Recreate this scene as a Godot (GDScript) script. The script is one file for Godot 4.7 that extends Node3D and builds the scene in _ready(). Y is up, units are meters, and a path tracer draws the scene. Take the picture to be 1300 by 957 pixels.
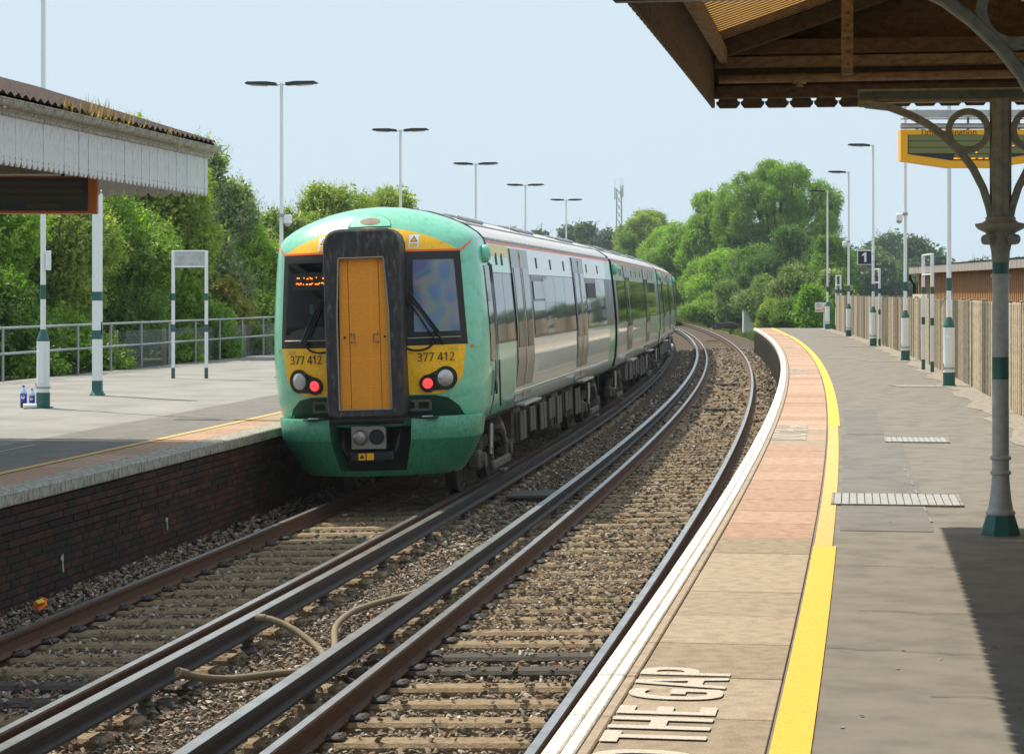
extends Node3D
# ---------------------------------------------------------------- constants
const CANT := 0.0305
const LSP := 3.33
const PR := 0.94
const PL := 0.805
const EYE := 2.57
const BRICKS := [[66, 37, 28], [56, 33, 27], [48, 34, 31], [40, 31, 28], [74, 44, 33]]
const FENCES := [[186, 174, 150], [148, 139, 122], [200, 188, 163], [118, 111, 99], [168, 155, 131]]
var tx := PackedFloat32Array()
var tz := PackedFloat32Array()
var ta := PackedFloat32Array()
var counts := {}
var M := {}
var rng := RandomNumberGenerator.new()

# ---------------------------------------------------------------- naming
func numbered(parent: Node, called: String) -> String:
	var key := str(parent.get_instance_id()) + called
	var n: int = counts.get(key, 0)
	counts[key] = n + 1
	return called if n == 0 else "%s_%03d" % [called, n]

func thing(called: String, label: String, category: String, group := "", at := Vector3.ZERO, kind := "") -> Node3D:
	var o := Node3D.new()
	o.name = numbered(self, called)
	add_child(o)
	o.position = at
	o.set_meta("label", label)
	if kind != "":
		o.set_meta("kind", kind)
	else:
		o.set_meta("category", category)
	if group != "":
		o.set_meta("group", group)
	return o

func part(parent: Node, called: String, shape, m: Material, xf := Transform3D.IDENTITY, label := "") -> MeshInstance3D:
	var o := MeshInstance3D.new()
	o.name = numbered(parent, called)
	o.mesh = fin(shape) if shape is SurfaceTool else shape
	o.material_override = m
	o.transform = xf
	o.cast_shadow = GeometryInstance3D.SHADOW_CASTING_SETTING_ON
	if label != "":
		o.set_meta("label", label)
	parent.add_child(o)
	return o

func structure(called: String, label: String) -> Node3D:
	return thing(called, label, "", "", Vector3.ZERO, "structure")

# ---------------------------------------------------------------- mesh helpers
func S() -> SurfaceTool:
	var st := SurfaceTool.new()
	st.begin(Mesh.PRIMITIVE_TRIANGLES)
	st.set_smooth_group(-1)
	return st

func fin(st: SurfaceTool) -> ArrayMesh:
	st.generate_normals()
	return st.commit()

func tri(st: SurfaceTool, a: Vector3, b: Vector3, c: Vector3) -> void:
	st.add_vertex(a); st.add_vertex(b); st.add_vertex(c)

func quad(st: SurfaceTool, a: Vector3, b: Vector3, c: Vector3, d: Vector3) -> void:
	tri(st, a, b, c); tri(st, a, c, d)

func opoly(st: SurfaceTool, pts: Array, mid: Vector3) -> void:
	# a convex face turned so that it faces away from mid
	var a: Vector3 = pts[0]
	var b: Vector3 = pts[1]
	var c: Vector3 = pts[2]
	var n := (a - c).cross(a - b)
	if n.dot((a + b + c) / 3.0 - mid) < 0.0:
		pts.reverse()
	for i in range(1, pts.size() - 1):
		tri(st, pts[0], pts[i], pts[i + 1])

func box(st: SurfaceTool, c: Vector3, size: Vector3, b := Basis.IDENTITY) -> void:
	var h := size * 0.5
	for ax in 3:
		for sg in [-1.0, 1.0]:
			var pts := []
			for k in [[-1, -1], [1, -1], [1, 1], [-1, 1]]:
				var v := Vector3.ZERO
				v[ax] = sg * h[ax]
				v[(ax + 1) % 3] = k[0] * h[(ax + 1) % 3]
				v[(ax + 2) % 3] = k[1] * h[(ax + 2) % 3]
				pts.append(c + b * v)
			opoly(st, pts, c)

func cbox(st: SurfaceTool, c: Vector3, size: Vector3, e: float, b := Basis.IDENTITY) -> void:
	var h := size * 0.5
	var inn := h - Vector3(e, e, e)
	var P := func(ax: int, sx: float, sy: float, sz: float) -> Vector3:
		var v := Vector3(sx * inn.x, sy * inn.y, sz * inn.z)
		v[ax] = [sx, sy, sz][ax] * h[ax]
		return c + b * v
	for ax in 3:
		for sg in [-1.0, 1.0]:
			var pts := []
			for k in [[-1.0, -1.0], [1.0, -1.0], [1.0, 1.0], [-1.0, 1.0]]:
				var s3 := [0.0, 0.0, 0.0]
				s3[ax] = sg; s3[(ax + 1) % 3] = k[0]; s3[(ax + 2) % 3] = k[1]
				pts.append(P.call(ax, s3[0], s3[1], s3[2]))
			opoly(st, pts, c)
	for ax in 3:
		var a1 := (ax + 1) % 3
		var a2 := (ax + 2) % 3
		for k in [[-1.0, -1.0], [1.0, -1.0], [1.0, 1.0], [-1.0, 1.0]]:
			var lo := [0.0, 0.0, 0.0]
			lo[ax] = -1.0; lo[a1] = k[0]; lo[a2] = k[1]
			var hi := lo.duplicate()
			hi[ax] = 1.0
			opoly(st, [P.call(a1, lo[0], lo[1], lo[2]), P.call(a1, hi[0], hi[1], hi[2]), P.call(a2, hi[0], hi[1], hi[2]), P.call(a2, lo[0], lo[1], lo[2])], c)
	for sx in [-1.0, 1.0]:
		for sy in [-1.0, 1.0]:
			for sz in [-1.0, 1.0]:
				opoly(st, [P.call(0, sx, sy, sz), P.call(1, sx, sy, sz), P.call(2, sx, sy, sz)], c)

func tube(st: SurfaceTool, pts: Array, radii: Array, n := 10, caps := true) -> void:
	st.set_smooth_group(1)
	var rings := []
	var up := Vector3.UP
	for i in pts.size():
		var d: Vector3 = (pts[min(i + 1, pts.size() - 1)] - pts[max(i - 1, 0)]).normalized()
		if abs(d.dot(up)) > 0.95:
			up = Vector3.RIGHT if abs(d.x) < 0.9 else Vector3.BACK
		var u := d.cross(up).normalized()
		var v := u.cross(d).normalized()
		var r: float = radii[min(i, radii.size() - 1)]
		var ring := []
		for k in n:
			var a := TAU * k / n
			ring.append(pts[i] + (u * cos(a) + v * sin(a)) * r)
		rings.append(ring)
	for i in rings.size() - 1:
		for k in n:
			var k2 := (k + 1) % n
			quad(st, rings[i][k], rings[i][k2], rings[i + 1][k2], rings[i + 1][k])
	st.set_smooth_group(-1)
	if caps:
		for e in [0, rings.size() - 1]:
			var mid: Vector3 = pts[1] if e == 0 else pts[pts.size() - 2]
			opoly(st, rings[e].duplicate(), mid)

func rod(st: SurfaceTool, a: Vector3, b: Vector3, r: float, n := 8) -> void:
	tube(st, [a, b], [r, r], n)

func lathe(st: SurfaceTool, prof: Array, at: Vector3, n := 20, axis := Basis.IDENTITY, smooth := true) -> void:
	for i in prof.size() - 1:
		var p: Vector2 = prof[i]
		var q: Vector2 = prof[i + 1]
		st.set_smooth_group(2 + i % 2 if smooth else -1)
		for k in n:
			var a := TAU * (k + 0.5) / n
			var b := TAU * (k + 1.5) / n
			var A := at + axis * Vector3(p.x * cos(a), p.y, p.x * sin(a))
			var B := at + axis * Vector3(p.x * cos(b), p.y, p.x * sin(b))
			var C := at + axis * Vector3(q.x * cos(b), q.y, q.x * sin(b))
			var D := at + axis * Vector3(q.x * cos(a), q.y, q.x * sin(a))
			if p.x < 1e-5:
				tri(st, A, C, D)
			elif q.x < 1e-5:
				tri(st, A, B, C)
			else:
				quad(st, A, B, C, D)
	st.set_smooth_group(-1)

func prism(st: SurfaceTool, poly: PackedVector2Array, xf: Transform3D, depth: float) -> void:
	var ix := Geometry2D.triangulate_polygon(poly)
	var h := depth * 0.5
	for i in range(0, ix.size(), 3):
		var a := poly[ix[i]]; var b := poly[ix[i + 1]]; var c := poly[ix[i + 2]]
		if (b - a).cross(c - a) < 0.0:
			var t := b; b = c; c = t
		tri(st, xf * Vector3(a.x, a.y, h), xf * Vector3(c.x, c.y, h), xf * Vector3(b.x, b.y, h))
		tri(st, xf * Vector3(a.x, a.y, -h), xf * Vector3(b.x, b.y, -h), xf * Vector3(c.x, c.y, -h))
	var cw := Geometry2D.is_polygon_clockwise(poly)
	for i in poly.size():
		var p := poly[i]; var q := poly[(i + 1) % poly.size()]
		if cw:
			var t := p; p = q; q = t
		quad(st, xf * Vector3(p.x, p.y, h), xf * Vector3(q.x, q.y, h), xf * Vector3(q.x, q.y, -h), xf * Vector3(p.x, p.y, -h))

func ellipsoid(st: SurfaceTool, c: Vector3, r: Vector3, b := Basis.IDENTITY, nu := 16, nv := 10) -> void:
	st.set_smooth_group(1)
	for i in nv:
		for k in nu:
			var f := func(ii: int, kk: int) -> Vector3:
				var th := PI * ii / nv
				var ph := TAU * kk / nu
				return c + b * Vector3(r.x * sin(th) * cos(ph), r.y * cos(th), r.z * sin(th) * sin(ph))
			if i > 0:
				tri(st, f.call(i, k), f.call(i, k + 1), f.call(i + 1, k + 1))
			if i < nv - 1:
				tri(st, f.call(i, k), f.call(i + 1, k + 1), f.call(i + 1, k)) if i > 0 else tri(st, f.call(0, k), f.call(1, k + 1), f.call(1, k))
	st.set_smooth_group(-1)

# ---------------------------------------------------------------- the line of the railway
func make_line() -> void:
	var z := -14.0
	var a := 0.0
	var x := 0.0
	while z < 420.0 and tx.size() < 2400:
		if z < 190.0:
			var t := z / 50.0
			x = -2.704 + 8.569 * t - 1.417 * t * t + 0.076 * t * t * t
			a = atan((8.569 - 2.834 * t + 0.228 * t * t) / 50.0)
		else:
			a -= 0.25 / 700.0
			x += sin(a) * 0.25
		tx.append(x); tz.append(z); ta.append(a)
		z += 0.25 * cos(a)

func pt(s: float, off: float, y: float) -> Vector3:
	var f: float = clamp(s / 0.25, 0.0, tx.size() - 1.001)
	var i := int(f)
	var t := f - i
	var a: float = lerp(ta[i], ta[i + 1], t)
	return Vector3(lerp(tx[i], tx[i + 1], t) + off * cos(a), y, -(lerp(tz[i], tz[i + 1], t) - off * sin(a)))

func ang(s: float) -> float:
	return ta[int(clamp(s / 0.25, 0.0, tx.size() - 1.0))]

func s_at(z: float, off: float) -> float:
	var lo := 0.0
	var hi := (tx.size() - 2) * 0.25
	for i in 40:
		var m := (lo + hi) * 0.5
		if -pt(m, off, 0).z < z:
			lo = m
		else:
			hi = m
	return lo

func xfm(s: float, off: float, y: float, tilt := 0.0) -> Transform3D:
	# x across to the right, y up, z back towards the viewer
	return Transform3D(Basis(Vector3.UP, -ang(s)) * Basis(Vector3.BACK, tilt), pt(s, off, y))

func cy(off: float) -> float:
	return tan(CANT) * off

func sweep(st: SurfaceTool, prof: Array, s0: float, s1: float, ds: float, canted := true, closed := false, smooth := false) -> void:
	var n := int(max(1.0, ceil((s1 - s0) / ds)))
	var m := prof.size() if closed else prof.size() - 1
	for i in n:
		var a := s0 + (s1 - s0) * i / n
		var b := s0 + (s1 - s0) * (i + 1) / n
		for k in m:
			var p: Vector2 = prof[k]
			var q: Vector2 = prof[(k + 1) % prof.size()]
			st.set_smooth_group(10 + k if smooth else -1)
			var yp := p.y + (cy(p.x) if canted else 0.0)
			var yq := q.y + (cy(q.x) if canted else 0.0)
			quad(st, pt(a, p.x, yp), pt(b, p.x, yp), pt(b, q.x, yq), pt(a, q.x, yq))
	st.set_smooth_group(-1)

# ---------------------------------------------------------------- materials
func mat(c: Color, rough := 0.8, metal := 0.0) -> StandardMaterial3D:
	var m := StandardMaterial3D.new()
	m.albedo_color = c
	m.roughness = rough
	m.metallic = metal
	m.cull_mode = BaseMaterial3D.CULL_DISABLED
	return m

func noise_tex(cols: Array, freq: float, sd: int, oct := 5, size := 512, stops := []) -> NoiseTexture2D:
	var fn := FastNoiseLite.new()
	fn.noise_type = FastNoiseLite.TYPE_SIMPLEX_SMOOTH
	fn.frequency = freq
	fn.seed = sd
	fn.fractal_octaves = oct
	fn.fractal_gain = 0.6
	var g := Gradient.new()
	var offs := PackedFloat32Array()
	var cc := PackedColorArray()
	for i in cols.size():
		offs.append(stops[i] if stops.size() else 0.2 + 0.6 * i / max(1, cols.size() - 1))
		cc.append(cols[i])
	g.offsets = offs
	g.colors = cc
	var t := NoiseTexture2D.new()
	t.width = size; t.height = size
	t.seamless = true
	t.generate_mipmaps = true
	t.noise = fn
	t.color_ramp = g
	return t

func bump_tex(freq: float, sd: int, strength: float, size := 512) -> NoiseTexture2D:
	var fn := FastNoiseLite.new()
	fn.noise_type = FastNoiseLite.TYPE_SIMPLEX
	fn.frequency = freq
	fn.seed = sd
	fn.fractal_octaves = 4
	var t := NoiseTexture2D.new()
	t.width = size; t.height = size
	t.seamless = true
	t.as_normal_map = true
	t.bump_strength = strength
	t.noise = fn
	return t

func tmat(cols: Array, freq: float, sd: int, scale: Vector3, rough := 0.85, metal := 0.0, oct := 5, stops := []) -> StandardMaterial3D:
	var m := mat(Color.WHITE, rough, metal)
	m.albedo_texture = noise_tex(cols, freq, sd, oct, 512, stops)
	m.uv1_triplanar = true
	m.uv1_world_triplanar = true
	m.uv1_scale = scale
	return m

func with_bump(m: StandardMaterial3D, tex: Texture2D, k: float) -> StandardMaterial3D:
	m.normal_enabled = true
	m.normal_texture = tex
	m.normal_scale = k
	return m

func C(r: int, g: int, b: int) -> Color:
	return Color(r / 255.0, g / 255.0, b / 255.0)

func make_materials() -> void:
	var fine := bump_tex(0.08, 5, 6.0)
	var grit := bump_tex(0.2, 9, 8.0)
	M.asphalt = tmat([C(102, 98, 90), C(114, 109, 100), C(121, 115, 105)], 0.012, 11, Vector3.ONE * 0.35, 0.92, 0, 9)
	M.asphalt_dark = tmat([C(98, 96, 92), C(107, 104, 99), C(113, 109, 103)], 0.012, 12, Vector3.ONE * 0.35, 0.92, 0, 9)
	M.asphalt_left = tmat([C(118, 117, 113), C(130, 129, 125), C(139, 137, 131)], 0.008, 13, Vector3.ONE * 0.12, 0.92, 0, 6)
	M.concrete_pale = with_bump(tmat([C(120, 112, 102), C(148, 140, 128), C(164, 156, 144)], 0.03, 14, Vector3.ONE * 0.5, 0.9, 0, 6), grit, 0.5)
	M.slab_buff = []
	M.slab_red = []
	for i in 3:
		var d := [0, -8, 7][i] as int
		M.slab_buff.append(with_bump(tmat([C(136 + d, 122 + d, 104 + d), C(150 + d, 135 + d, 115 + d), C(157 + d, 142 + d, 123 + d)], 0.03, 20 + i, Vector3.ONE * 0.5, 0.9, 0, 6), grit, 0.1))
		M.slab_red.append(with_bump(tmat([C(156 + d, 122 + d, 100 + d), C(168 + d, 138 + d, 116 + d), C(174 + d, 146 + d, 125 + d)], 0.03, 24 + i, Vector3.ONE * 0.5, 0.9, 0, 6), grit, 0.1))
	M.coping_white = with_bump(tmat([C(176, 170, 156), C(222, 218, 208), C(232, 229, 221)], 0.05, 28, Vector3.ONE * 0.8, 0.8, 0, 6, [0.12, 0.4, 0.9]), grit, 0.4)
	M.coping_dirty = with_bump(tmat([C(92, 90, 80), C(160, 158, 146), C(190, 188, 178)], 0.02, 29, Vector3(1.2, 0.6, 1.2), 0.85, 0, 7, [0.15, 0.5, 0.85]), grit, 0.5)
	M.yellow_line = tmat([C(178, 138, 52), C(216, 172, 56), C(222, 180, 70)], 0.05, 31, Vector3.ONE * 0.9, 0.75, 0, 6, [0.05, 0.35, 0.9])
	M.yellow_pale = tmat([C(176, 148, 92), C(200, 166, 96), C(210, 176, 104)], 0.05, 32, Vector3.ONE * 0.9, 0.8, 0, 6)
	M.paint_white = tmat([C(150, 138, 122), C(182, 174, 161), C(194, 187, 176)], 0.06, 33, Vector3.ONE * 1.5, 0.8, 0, 6, [0.1, 0.4, 0.9])
	M.ballast_bed = with_bump(tmat([C(54, 44, 33), C(96, 80, 60), C(138, 118, 92)], 0.09, 34, Vector3.ONE * 0.9, 0.95, 0, 5), grit, 1.4)
	M.stone = mat(Color.WHITE, 0.92)
	M.stone.vertex_color_use_as_albedo = true
	M.sleeper = with_bump(tmat([C(98, 83, 64), C(138, 119, 91), C(154, 136, 108)], 0.03, 36, Vector3(0.7, 0.7, 1.6), 0.92, 0, 6), grit, 0.5)
	M.sleeper_wood = with_bump(tmat([C(44, 40, 36), C(72, 66, 60), C(88, 82, 74)], 0.05, 37, Vector3(0.4, 1, 3), 0.9, 0, 6), grit, 0.6)
	M.rust = tmat([C(58, 38, 28), C(92, 62, 44), C(112, 80, 58)], 0.05, 38, Vector3.ONE * 1.2, 0.85, 0, 6)
	M.rust_dark = tmat([C(34, 30, 28), C(54, 48, 44), C(66, 58, 52)], 0.05, 39, Vector3.ONE * 1.2, 0.7, 0, 6)
	M.rail_top = tmat([C(158, 156, 152), C(172, 172, 172), C(180, 181, 182)], 0.01, 40, Vector3(0.4, 0.4, 0.4), 0.32, 0.9, 4)
	M.cable = tmat([C(106, 94, 72), C(132, 118, 92)], 0.05, 42, Vector3.ONE * 2.0, 0.8)
	M.black_cable = mat(C(24, 24, 26), 0.6)
	M.mortar = with_bump(tmat([C(44, 38, 34), C(64, 56, 50)], 0.05, 43, Vector3.ONE, 0.95), grit, 0.8)
	M.brick = []
	for c in BRICKS:
		M.brick.append(with_bump(tmat([C(int(c[0] * 0.55), int(c[1] * 0.6), int(c[2] * 0.65)), C(c[0], c[1], c[2]), C(int(c[0] * 1.1), int(c[1] * 1.15), int(c[2] * 1.2))], 0.05, 44 + c[0], Vector3.ONE * 1.6, 0.92, 0, 6), grit, 0.7))
	M.dirt = with_bump(tmat([C(70, 62, 50), C(104, 94, 78), C(124, 112, 92)], 0.03, 60, Vector3.ONE * 0.2, 0.95, 0, 7), grit, 0.8)
	M.grass = with_bump(tmat([C(66, 78, 34), C(98, 110, 52), C(132, 128, 76)], 0.04, 61, Vector3.ONE * 0.15, 0.95, 0, 7), grit, 1.0)
	M.white_paint = mat(C(222, 228, 230), 0.4)
	M.cream_wood = with_bump(tmat([C(150, 148, 142), C(206, 208, 208), C(216, 219, 222)], 0.03, 62, Vector3(2.4, 0.5, 2.4), 0.7, 0, 6, [0.08, 0.34, 0.8]), fine, 0.2)
	M.teal = mat(C(34, 92, 88), 0.45)
	M.grey_metal = mat(C(150, 156, 160), 0.5, 0.2)
	M.dark_metal = mat(C(44, 46, 50), 0.5, 0.2)
	M.black = mat(C(18, 18, 19), 0.55)
	M.black_rubber = tmat([C(32, 32, 34), C(46, 45, 46), C(54, 53, 53), C(92, 88, 86)], 0.02, 63, Vector3(1.2, 0.35, 1.2), 0.55, 0, 7, [0.25, 0.5, 0.66, 0.84])
	M.canopy_wood = with_bump(tmat([C(78, 65, 54), C(95, 80, 66), C(106, 90, 76)], 0.02, 64, Vector3(0.8, 1.6, 0.8), 0.85, 0, 6), fine, 0.4)
	M.canopy_wood2 = with_bump(tmat([C(106, 91, 76), C(130, 113, 96), C(144, 127, 109)], 0.02, 65, Vector3(0.8, 1.6, 0.8), 0.85, 0, 6), fine, 0.4)
	M.column_paint = tmat([C(146, 151, 153), C(158, 164, 166), C(163, 169, 171)], 0.02, 66, Vector3.ONE * 1.2, 0.5, 0, 5)
	M.bracket = tmat([C(104, 108, 102), C(120, 125, 118), C(127, 131, 125)], 0.02, 67, Vector3.ONE * 1.2, 0.6, 0, 5)
	M.roof_brown = with_bump(tmat([C(44, 33, 30), C(68, 51, 46), C(82, 65, 59)], 0.04, 68, Vector3.ONE * 0.8, 0.9, 0, 6), grit, 0.5)
	M.gutter = tmat([C(96, 92, 80), C(170, 168, 156), C(196, 194, 184)], 0.03, 69, Vector3.ONE * 0.9, 0.75, 0, 6, [0.15, 0.5, 0.85])
	M.roof_clear = mat(C(196, 158, 96), 0.6)
	M.roof_clear.backlight_enabled = true
	M.roof_clear.backlight = Color(0.8, 0.66, 0.42)
	M.sign_yellow = mat(C(240, 172, 8), 0.35)
	M.sign_screen = mat(C(112, 114, 62), 0.3)
	M.sign_dark = mat(C(30, 34, 40), 0.3)
	M.led = mat(C(255, 150, 20), 0.4)
	M.led.emission_enabled = true
	M.led.emission = C(255, 130, 20)
	M.led.emission_energy_multiplier = 1.6
	M.led_red = mat(C(236, 40, 46), 0.3)
	M.led_red.emission_enabled = true
	M.led_red.emission = C(255, 84, 90)
	M.led_red.emission_energy_multiplier = 0.55
	# train
	M.mint = tmat([C(92, 160, 132), C(116, 196, 165), C(122, 203, 172)], 0.02, 70, Vector3(0.9, 0.6, 0.9), 0.28, 0, 6, [0.1, 0.4, 0.9])
	M.mint.clearcoat_enabled = true
	M.mint.clearcoat = 0.6
	M.mint.clearcoat_roughness = 0.12
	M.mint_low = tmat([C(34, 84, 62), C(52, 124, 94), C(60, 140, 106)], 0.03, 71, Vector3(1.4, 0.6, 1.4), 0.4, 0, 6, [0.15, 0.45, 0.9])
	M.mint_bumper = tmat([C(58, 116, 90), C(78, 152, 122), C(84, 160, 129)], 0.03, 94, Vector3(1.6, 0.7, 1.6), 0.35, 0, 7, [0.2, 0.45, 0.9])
	M.pieces = with_bump(mat(Color.WHITE, 0.92), fine, 0.3)
	M.pieces.vertex_color_use_as_albedo = true
	M.pieces.uv1_triplanar = true
	M.pieces.uv1_world_triplanar = true
	M.steel_cover = tmat([C(138, 138, 134), C(152, 152, 149), C(160, 160, 157)], 0.02, 95, Vector3.ONE, 0.6, 0.1, 6)
	M.crack = mat(C(70, 66, 60), 0.95)
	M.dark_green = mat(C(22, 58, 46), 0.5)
	M.front_yellow = tmat([C(206, 146, 8), C(250, 190, 10), C(252, 194, 16)], 0.03, 72, Vector3.ONE * 1.2, 0.4, 0, 6, [0.12, 0.4, 0.9])
	M.door_orange = with_bump(tmat([C(160, 92, 22), C(248, 160, 40), C(252, 168, 52)], 0.1, 73, Vector3.ONE * 1.4, 0.7, 0, 6, [0.18, 0.42, 0.9]), fine, 0.3)
	M.orange_stripe = mat(C(236, 92, 28), 0.4)
	M.body_white = tmat([C(184, 188, 178), C(214, 222, 213), C(222, 228, 220)], 0.02, 74, Vector3(0.5, 1.0, 0.5), 0.3, 0, 6, [0.1, 0.4, 0.9])
	M.body_white.clearcoat_enabled = true
	M.body_white.clearcoat = 0.7
	M.body_white.clearcoat_roughness = 0.04
	M.body_mint = mat(C(150, 208, 180), 0.3)
	M.body_mint.clearcoat_enabled = true
	M.body_mint.clearcoat = 0.7
	M.body_mint.clearcoat_roughness = 0.08
	M.body_cream = mat(C(226, 208, 132), 0.35)
	M.train_roof = tmat([C(164, 165, 166), C(190, 191, 192), C(200, 201, 201)], 0.02, 75, Vector3.ONE * 0.5, 0.6, 0.0, 6)
	M.glass_dark = mat(C(16, 20, 24), 0.03)
	M.glass_dark.metallic_specular = 1.0
	M.cab_glass = mat(C(9, 10, 12), 0.06)
	M.cab_glass.metallic_specular = 0.3
	M.window_gap = mat(C(22, 26, 30), 0.25)
	M.door_grey = mat(C(92, 97, 97), 0.22)
	M.door_grey.clearcoat_enabled = true
	M.door_grey.clearcoat = 0.6
	M.under = tmat([C(26, 23, 20), C(52, 46, 40), C(74, 66, 58)], 0.06, 76, Vector3.ONE * 1.2, 0.85, 0, 6)
	M.under_grey = tmat([C(60, 56, 50), C(92, 87, 80), C(112, 106, 98)], 0.05, 77, Vector3.ONE * 1.2, 0.75, 0, 6)
	M.steel = tmat([C(104, 100, 92), C(150, 146, 138), C(170, 166, 158)], 0.06, 78, Vector3.ONE * 2.0, 0.4, 0.6, 5)
	M.lens = mat(C(176, 178, 180), 0.08, 0.5)
	M.rainbow_reflection = tmat([C(76, 70, 128), C(70, 116, 140), C(128, 112, 146), C(120, 136, 120), C(84, 116, 158)], 0.004, 79, Vector3(0.6, 0.6, 0.6), 0.1, 0, 2, [0.2, 0.36, 0.5, 0.66, 0.8])  # iridescent reflection of the right windscreen, painted into its colour
	# fence and shed
	M.fence = []
	for c in FENCES:
		M.fence.append(with_bump(tmat([C(int(c[0] * 0.74), int(c[1] * 0.73), int(c[2] * 0.7)), C(c[0], c[1], c[2]), C(int(c[0] * 1.06), int(c[1] * 1.06), int(c[2] * 1.05))], 0.03, 80 + c[0], Vector3(3.0, 0.5, 3.0), 0.9, 0, 6), fine, 0.4))
	M.shed = tmat([C(146, 102, 56), C(178, 130, 76), C(186, 138, 84)], 0.03, 90, Vector3(0.9, 0.4, 0.9), 0.6, 0, 5, [0.1, 0.4, 0.9])
	M.shed_fascia = tmat([C(118, 112, 104), C(160, 154, 146), C(176, 170, 162)], 0.05, 91, Vector3(1.2, 0.6, 1.2), 0.8, 0, 5)
	M.sign_white = mat(C(226, 228, 230), 0.4)
	M.sign_blue = mat(C(20, 38, 62), 0.4)
	M.sign_panel = tmat([C(164, 166, 165), C(178, 180, 179), C(186, 187, 186)], 0.01, 92, Vector3.ONE * 1.0, 0.5, 0, 4)
	# plants
	M.leaf = mat(Color.WHITE, 0.5)
	M.leaf.vertex_color_use_as_albedo = true
	M.leaf.backlight_enabled = true
	M.leaf.backlight = Color(0.9, 1.0, 0.5)
	M.bark = with_bump(tmat([C(52, 44, 36), C(84, 74, 62), C(104, 94, 80)], 0.06, 93, Vector3(2, 0.7, 2), 0.95, 0, 6), grit, 1.0)

# ---------------------------------------------------------------- camera, sky, sun
func make_light() -> void:
	var cam := Camera3D.new()
	cam.name = "camera"
	add_child(cam)
	cam.position = Vector3(0, EYE, 0)
	cam.near = 0.5
	cam.far = 6000.0
	cam.projection = Camera3D.PROJECTION_FRUSTUM
	cam.size = 957.0 / 2850.0 * 0.5
	cam.frustum_offset = Vector2(0, -(478.5 - 371.0) / 2850.0 * 0.5)
	cam.current = true
	var we := WorldEnvironment.new()
	we.name = "world_environment"
	var e := Environment.new()
	e.background_mode = Environment.BG_SKY
	var sm := ProceduralSkyMaterial.new()
	sm.sky_top_color = C(192, 205, 217)
	sm.sky_horizon_color = C(178, 194, 204)
	sm.sky_curve = 0.5
	sm.ground_bottom_color = C(120, 116, 106)
	sm.ground_horizon_color = C(196, 210, 214)
	sm.sun_angle_max = 1.0
	var sky := Sky.new()
	sky.sky_material = sm
	e.sky = sky
	e.background_energy_multiplier = 1.0
	e.tonemap_mode = Environment.TONE_MAPPER_LINEAR
	e.tonemap_exposure = 1.5
	e.sdfgi_enabled = true
	e.ssao_enabled = true
	e.ssil_enabled = true
	e.fog_enabled = true
	e.fog_density = 0.00028
	e.fog_light_color = C(206, 222, 234)
	we.environment = e
	add_child(we)
	var sun := DirectionalLight3D.new()
	sun.name = "sun"
	sun.light_energy = 1.36
	sun.light_color = Color(1.0, 0.955, 0.88)
	sun.light_angular_distance = 0.5
	sun.shadow_enabled = true
	add_child(sun)
	# light travels to the right, down and towards the viewer
	sun.look_at_from_position(Vector3.ZERO, Vector3(1.44, -3.0, 1.45), Vector3.UP)

# ---------------------------------------------------------------- ground and track
func make_ground() -> void:
	var g := structure("ground", "flat earth and grass ground reaching the horizon")
	var st := S()
	quad(st, Vector3(-2500, -0.75, 200), Vector3(2500, -0.75, 200), Vector3(2500, -0.75, -4500), Vector3(-2500, -0.75, -4500))
	part(g, "ground_sheet", st, M.grass)
	# formation under the ballast
	var b := structure("ballast_bed", "brown stone ballast bed under the two tracks")
	st = S()
	sweep(st, [Vector2(-6.6, -0.9), Vector2(-4.9, -0.26), Vector2(-2.3, -0.235), Vector2(-1.65, -0.26), Vector2(-0.9, -0.235), Vector2(0.9, -0.235), Vector2(1.5, -0.27), Vector2(2.6, -0.42), Vector2(4.2, -0.9)], 0, 420, 1.0)
	part(b, "bed_surface", st, M.ballast_bed)
	# verge on the left, beyond the platform railing
	var v := structure("verge", "weedy earth verge under the trees behind the left platform")
	st = S()
	for i in 24:
		var z0 := 6.0 + i * 8.0
		var z1 := z0 + 8.0
		var x0 := rail_x(z0) - 0.12
		var x1 := rail_x(z1) - 0.12
		quad(st, Vector3(x0, 0.7, -z0), Vector3(x1, 0.7, -z1), Vector3(x1 - 6, 0.55, -z1), Vector3(x0 - 6, 0.55, -z0))
		quad(st, Vector3(x0 - 6, 0.55, -z0), Vector3(x1 - 6, 0.55, -z1), Vector3(x1 - 60, 0.9, -z1), Vector3(x0 - 60, 0.9, -z0))
	part(v, "verge_surface", st, M.grass)
	# bank and yard on the right, beyond the fence
	var k := structure("yard", "earth yard behind the wooden fence")
	st = S()
	sweep(st, [Vector2(4.86, 0.7), Vector2(6.0, 0.75), Vector2(60, 0.4)], 4, 114, 2.0, false)
	part(k, "yard_surface", st, M.dirt)
	var h := structure("grass_bank", "low grassy bank along the right of the line beyond the platform end")
	st = S()
	sweep(st, [Vector2(2.9, -0.55), Vector2(4.2, -0.25), Vector2(6.5, 0.5), Vector2(10, 1.2), Vector2(60, 1.6)], 114, 330, 3.0, false, false, true)
	sweep(st, [Vector2(4.9, -0.6), Vector2(4.9, 0.7), Vector2(60, 0.7)], 113.9, 114, 1.0, false)
	part(h, "bank_surface", st, M.grass)

func rail_x(z: float) -> float:
	return -10.03 + 0.167 * (z - 44.1)

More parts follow.
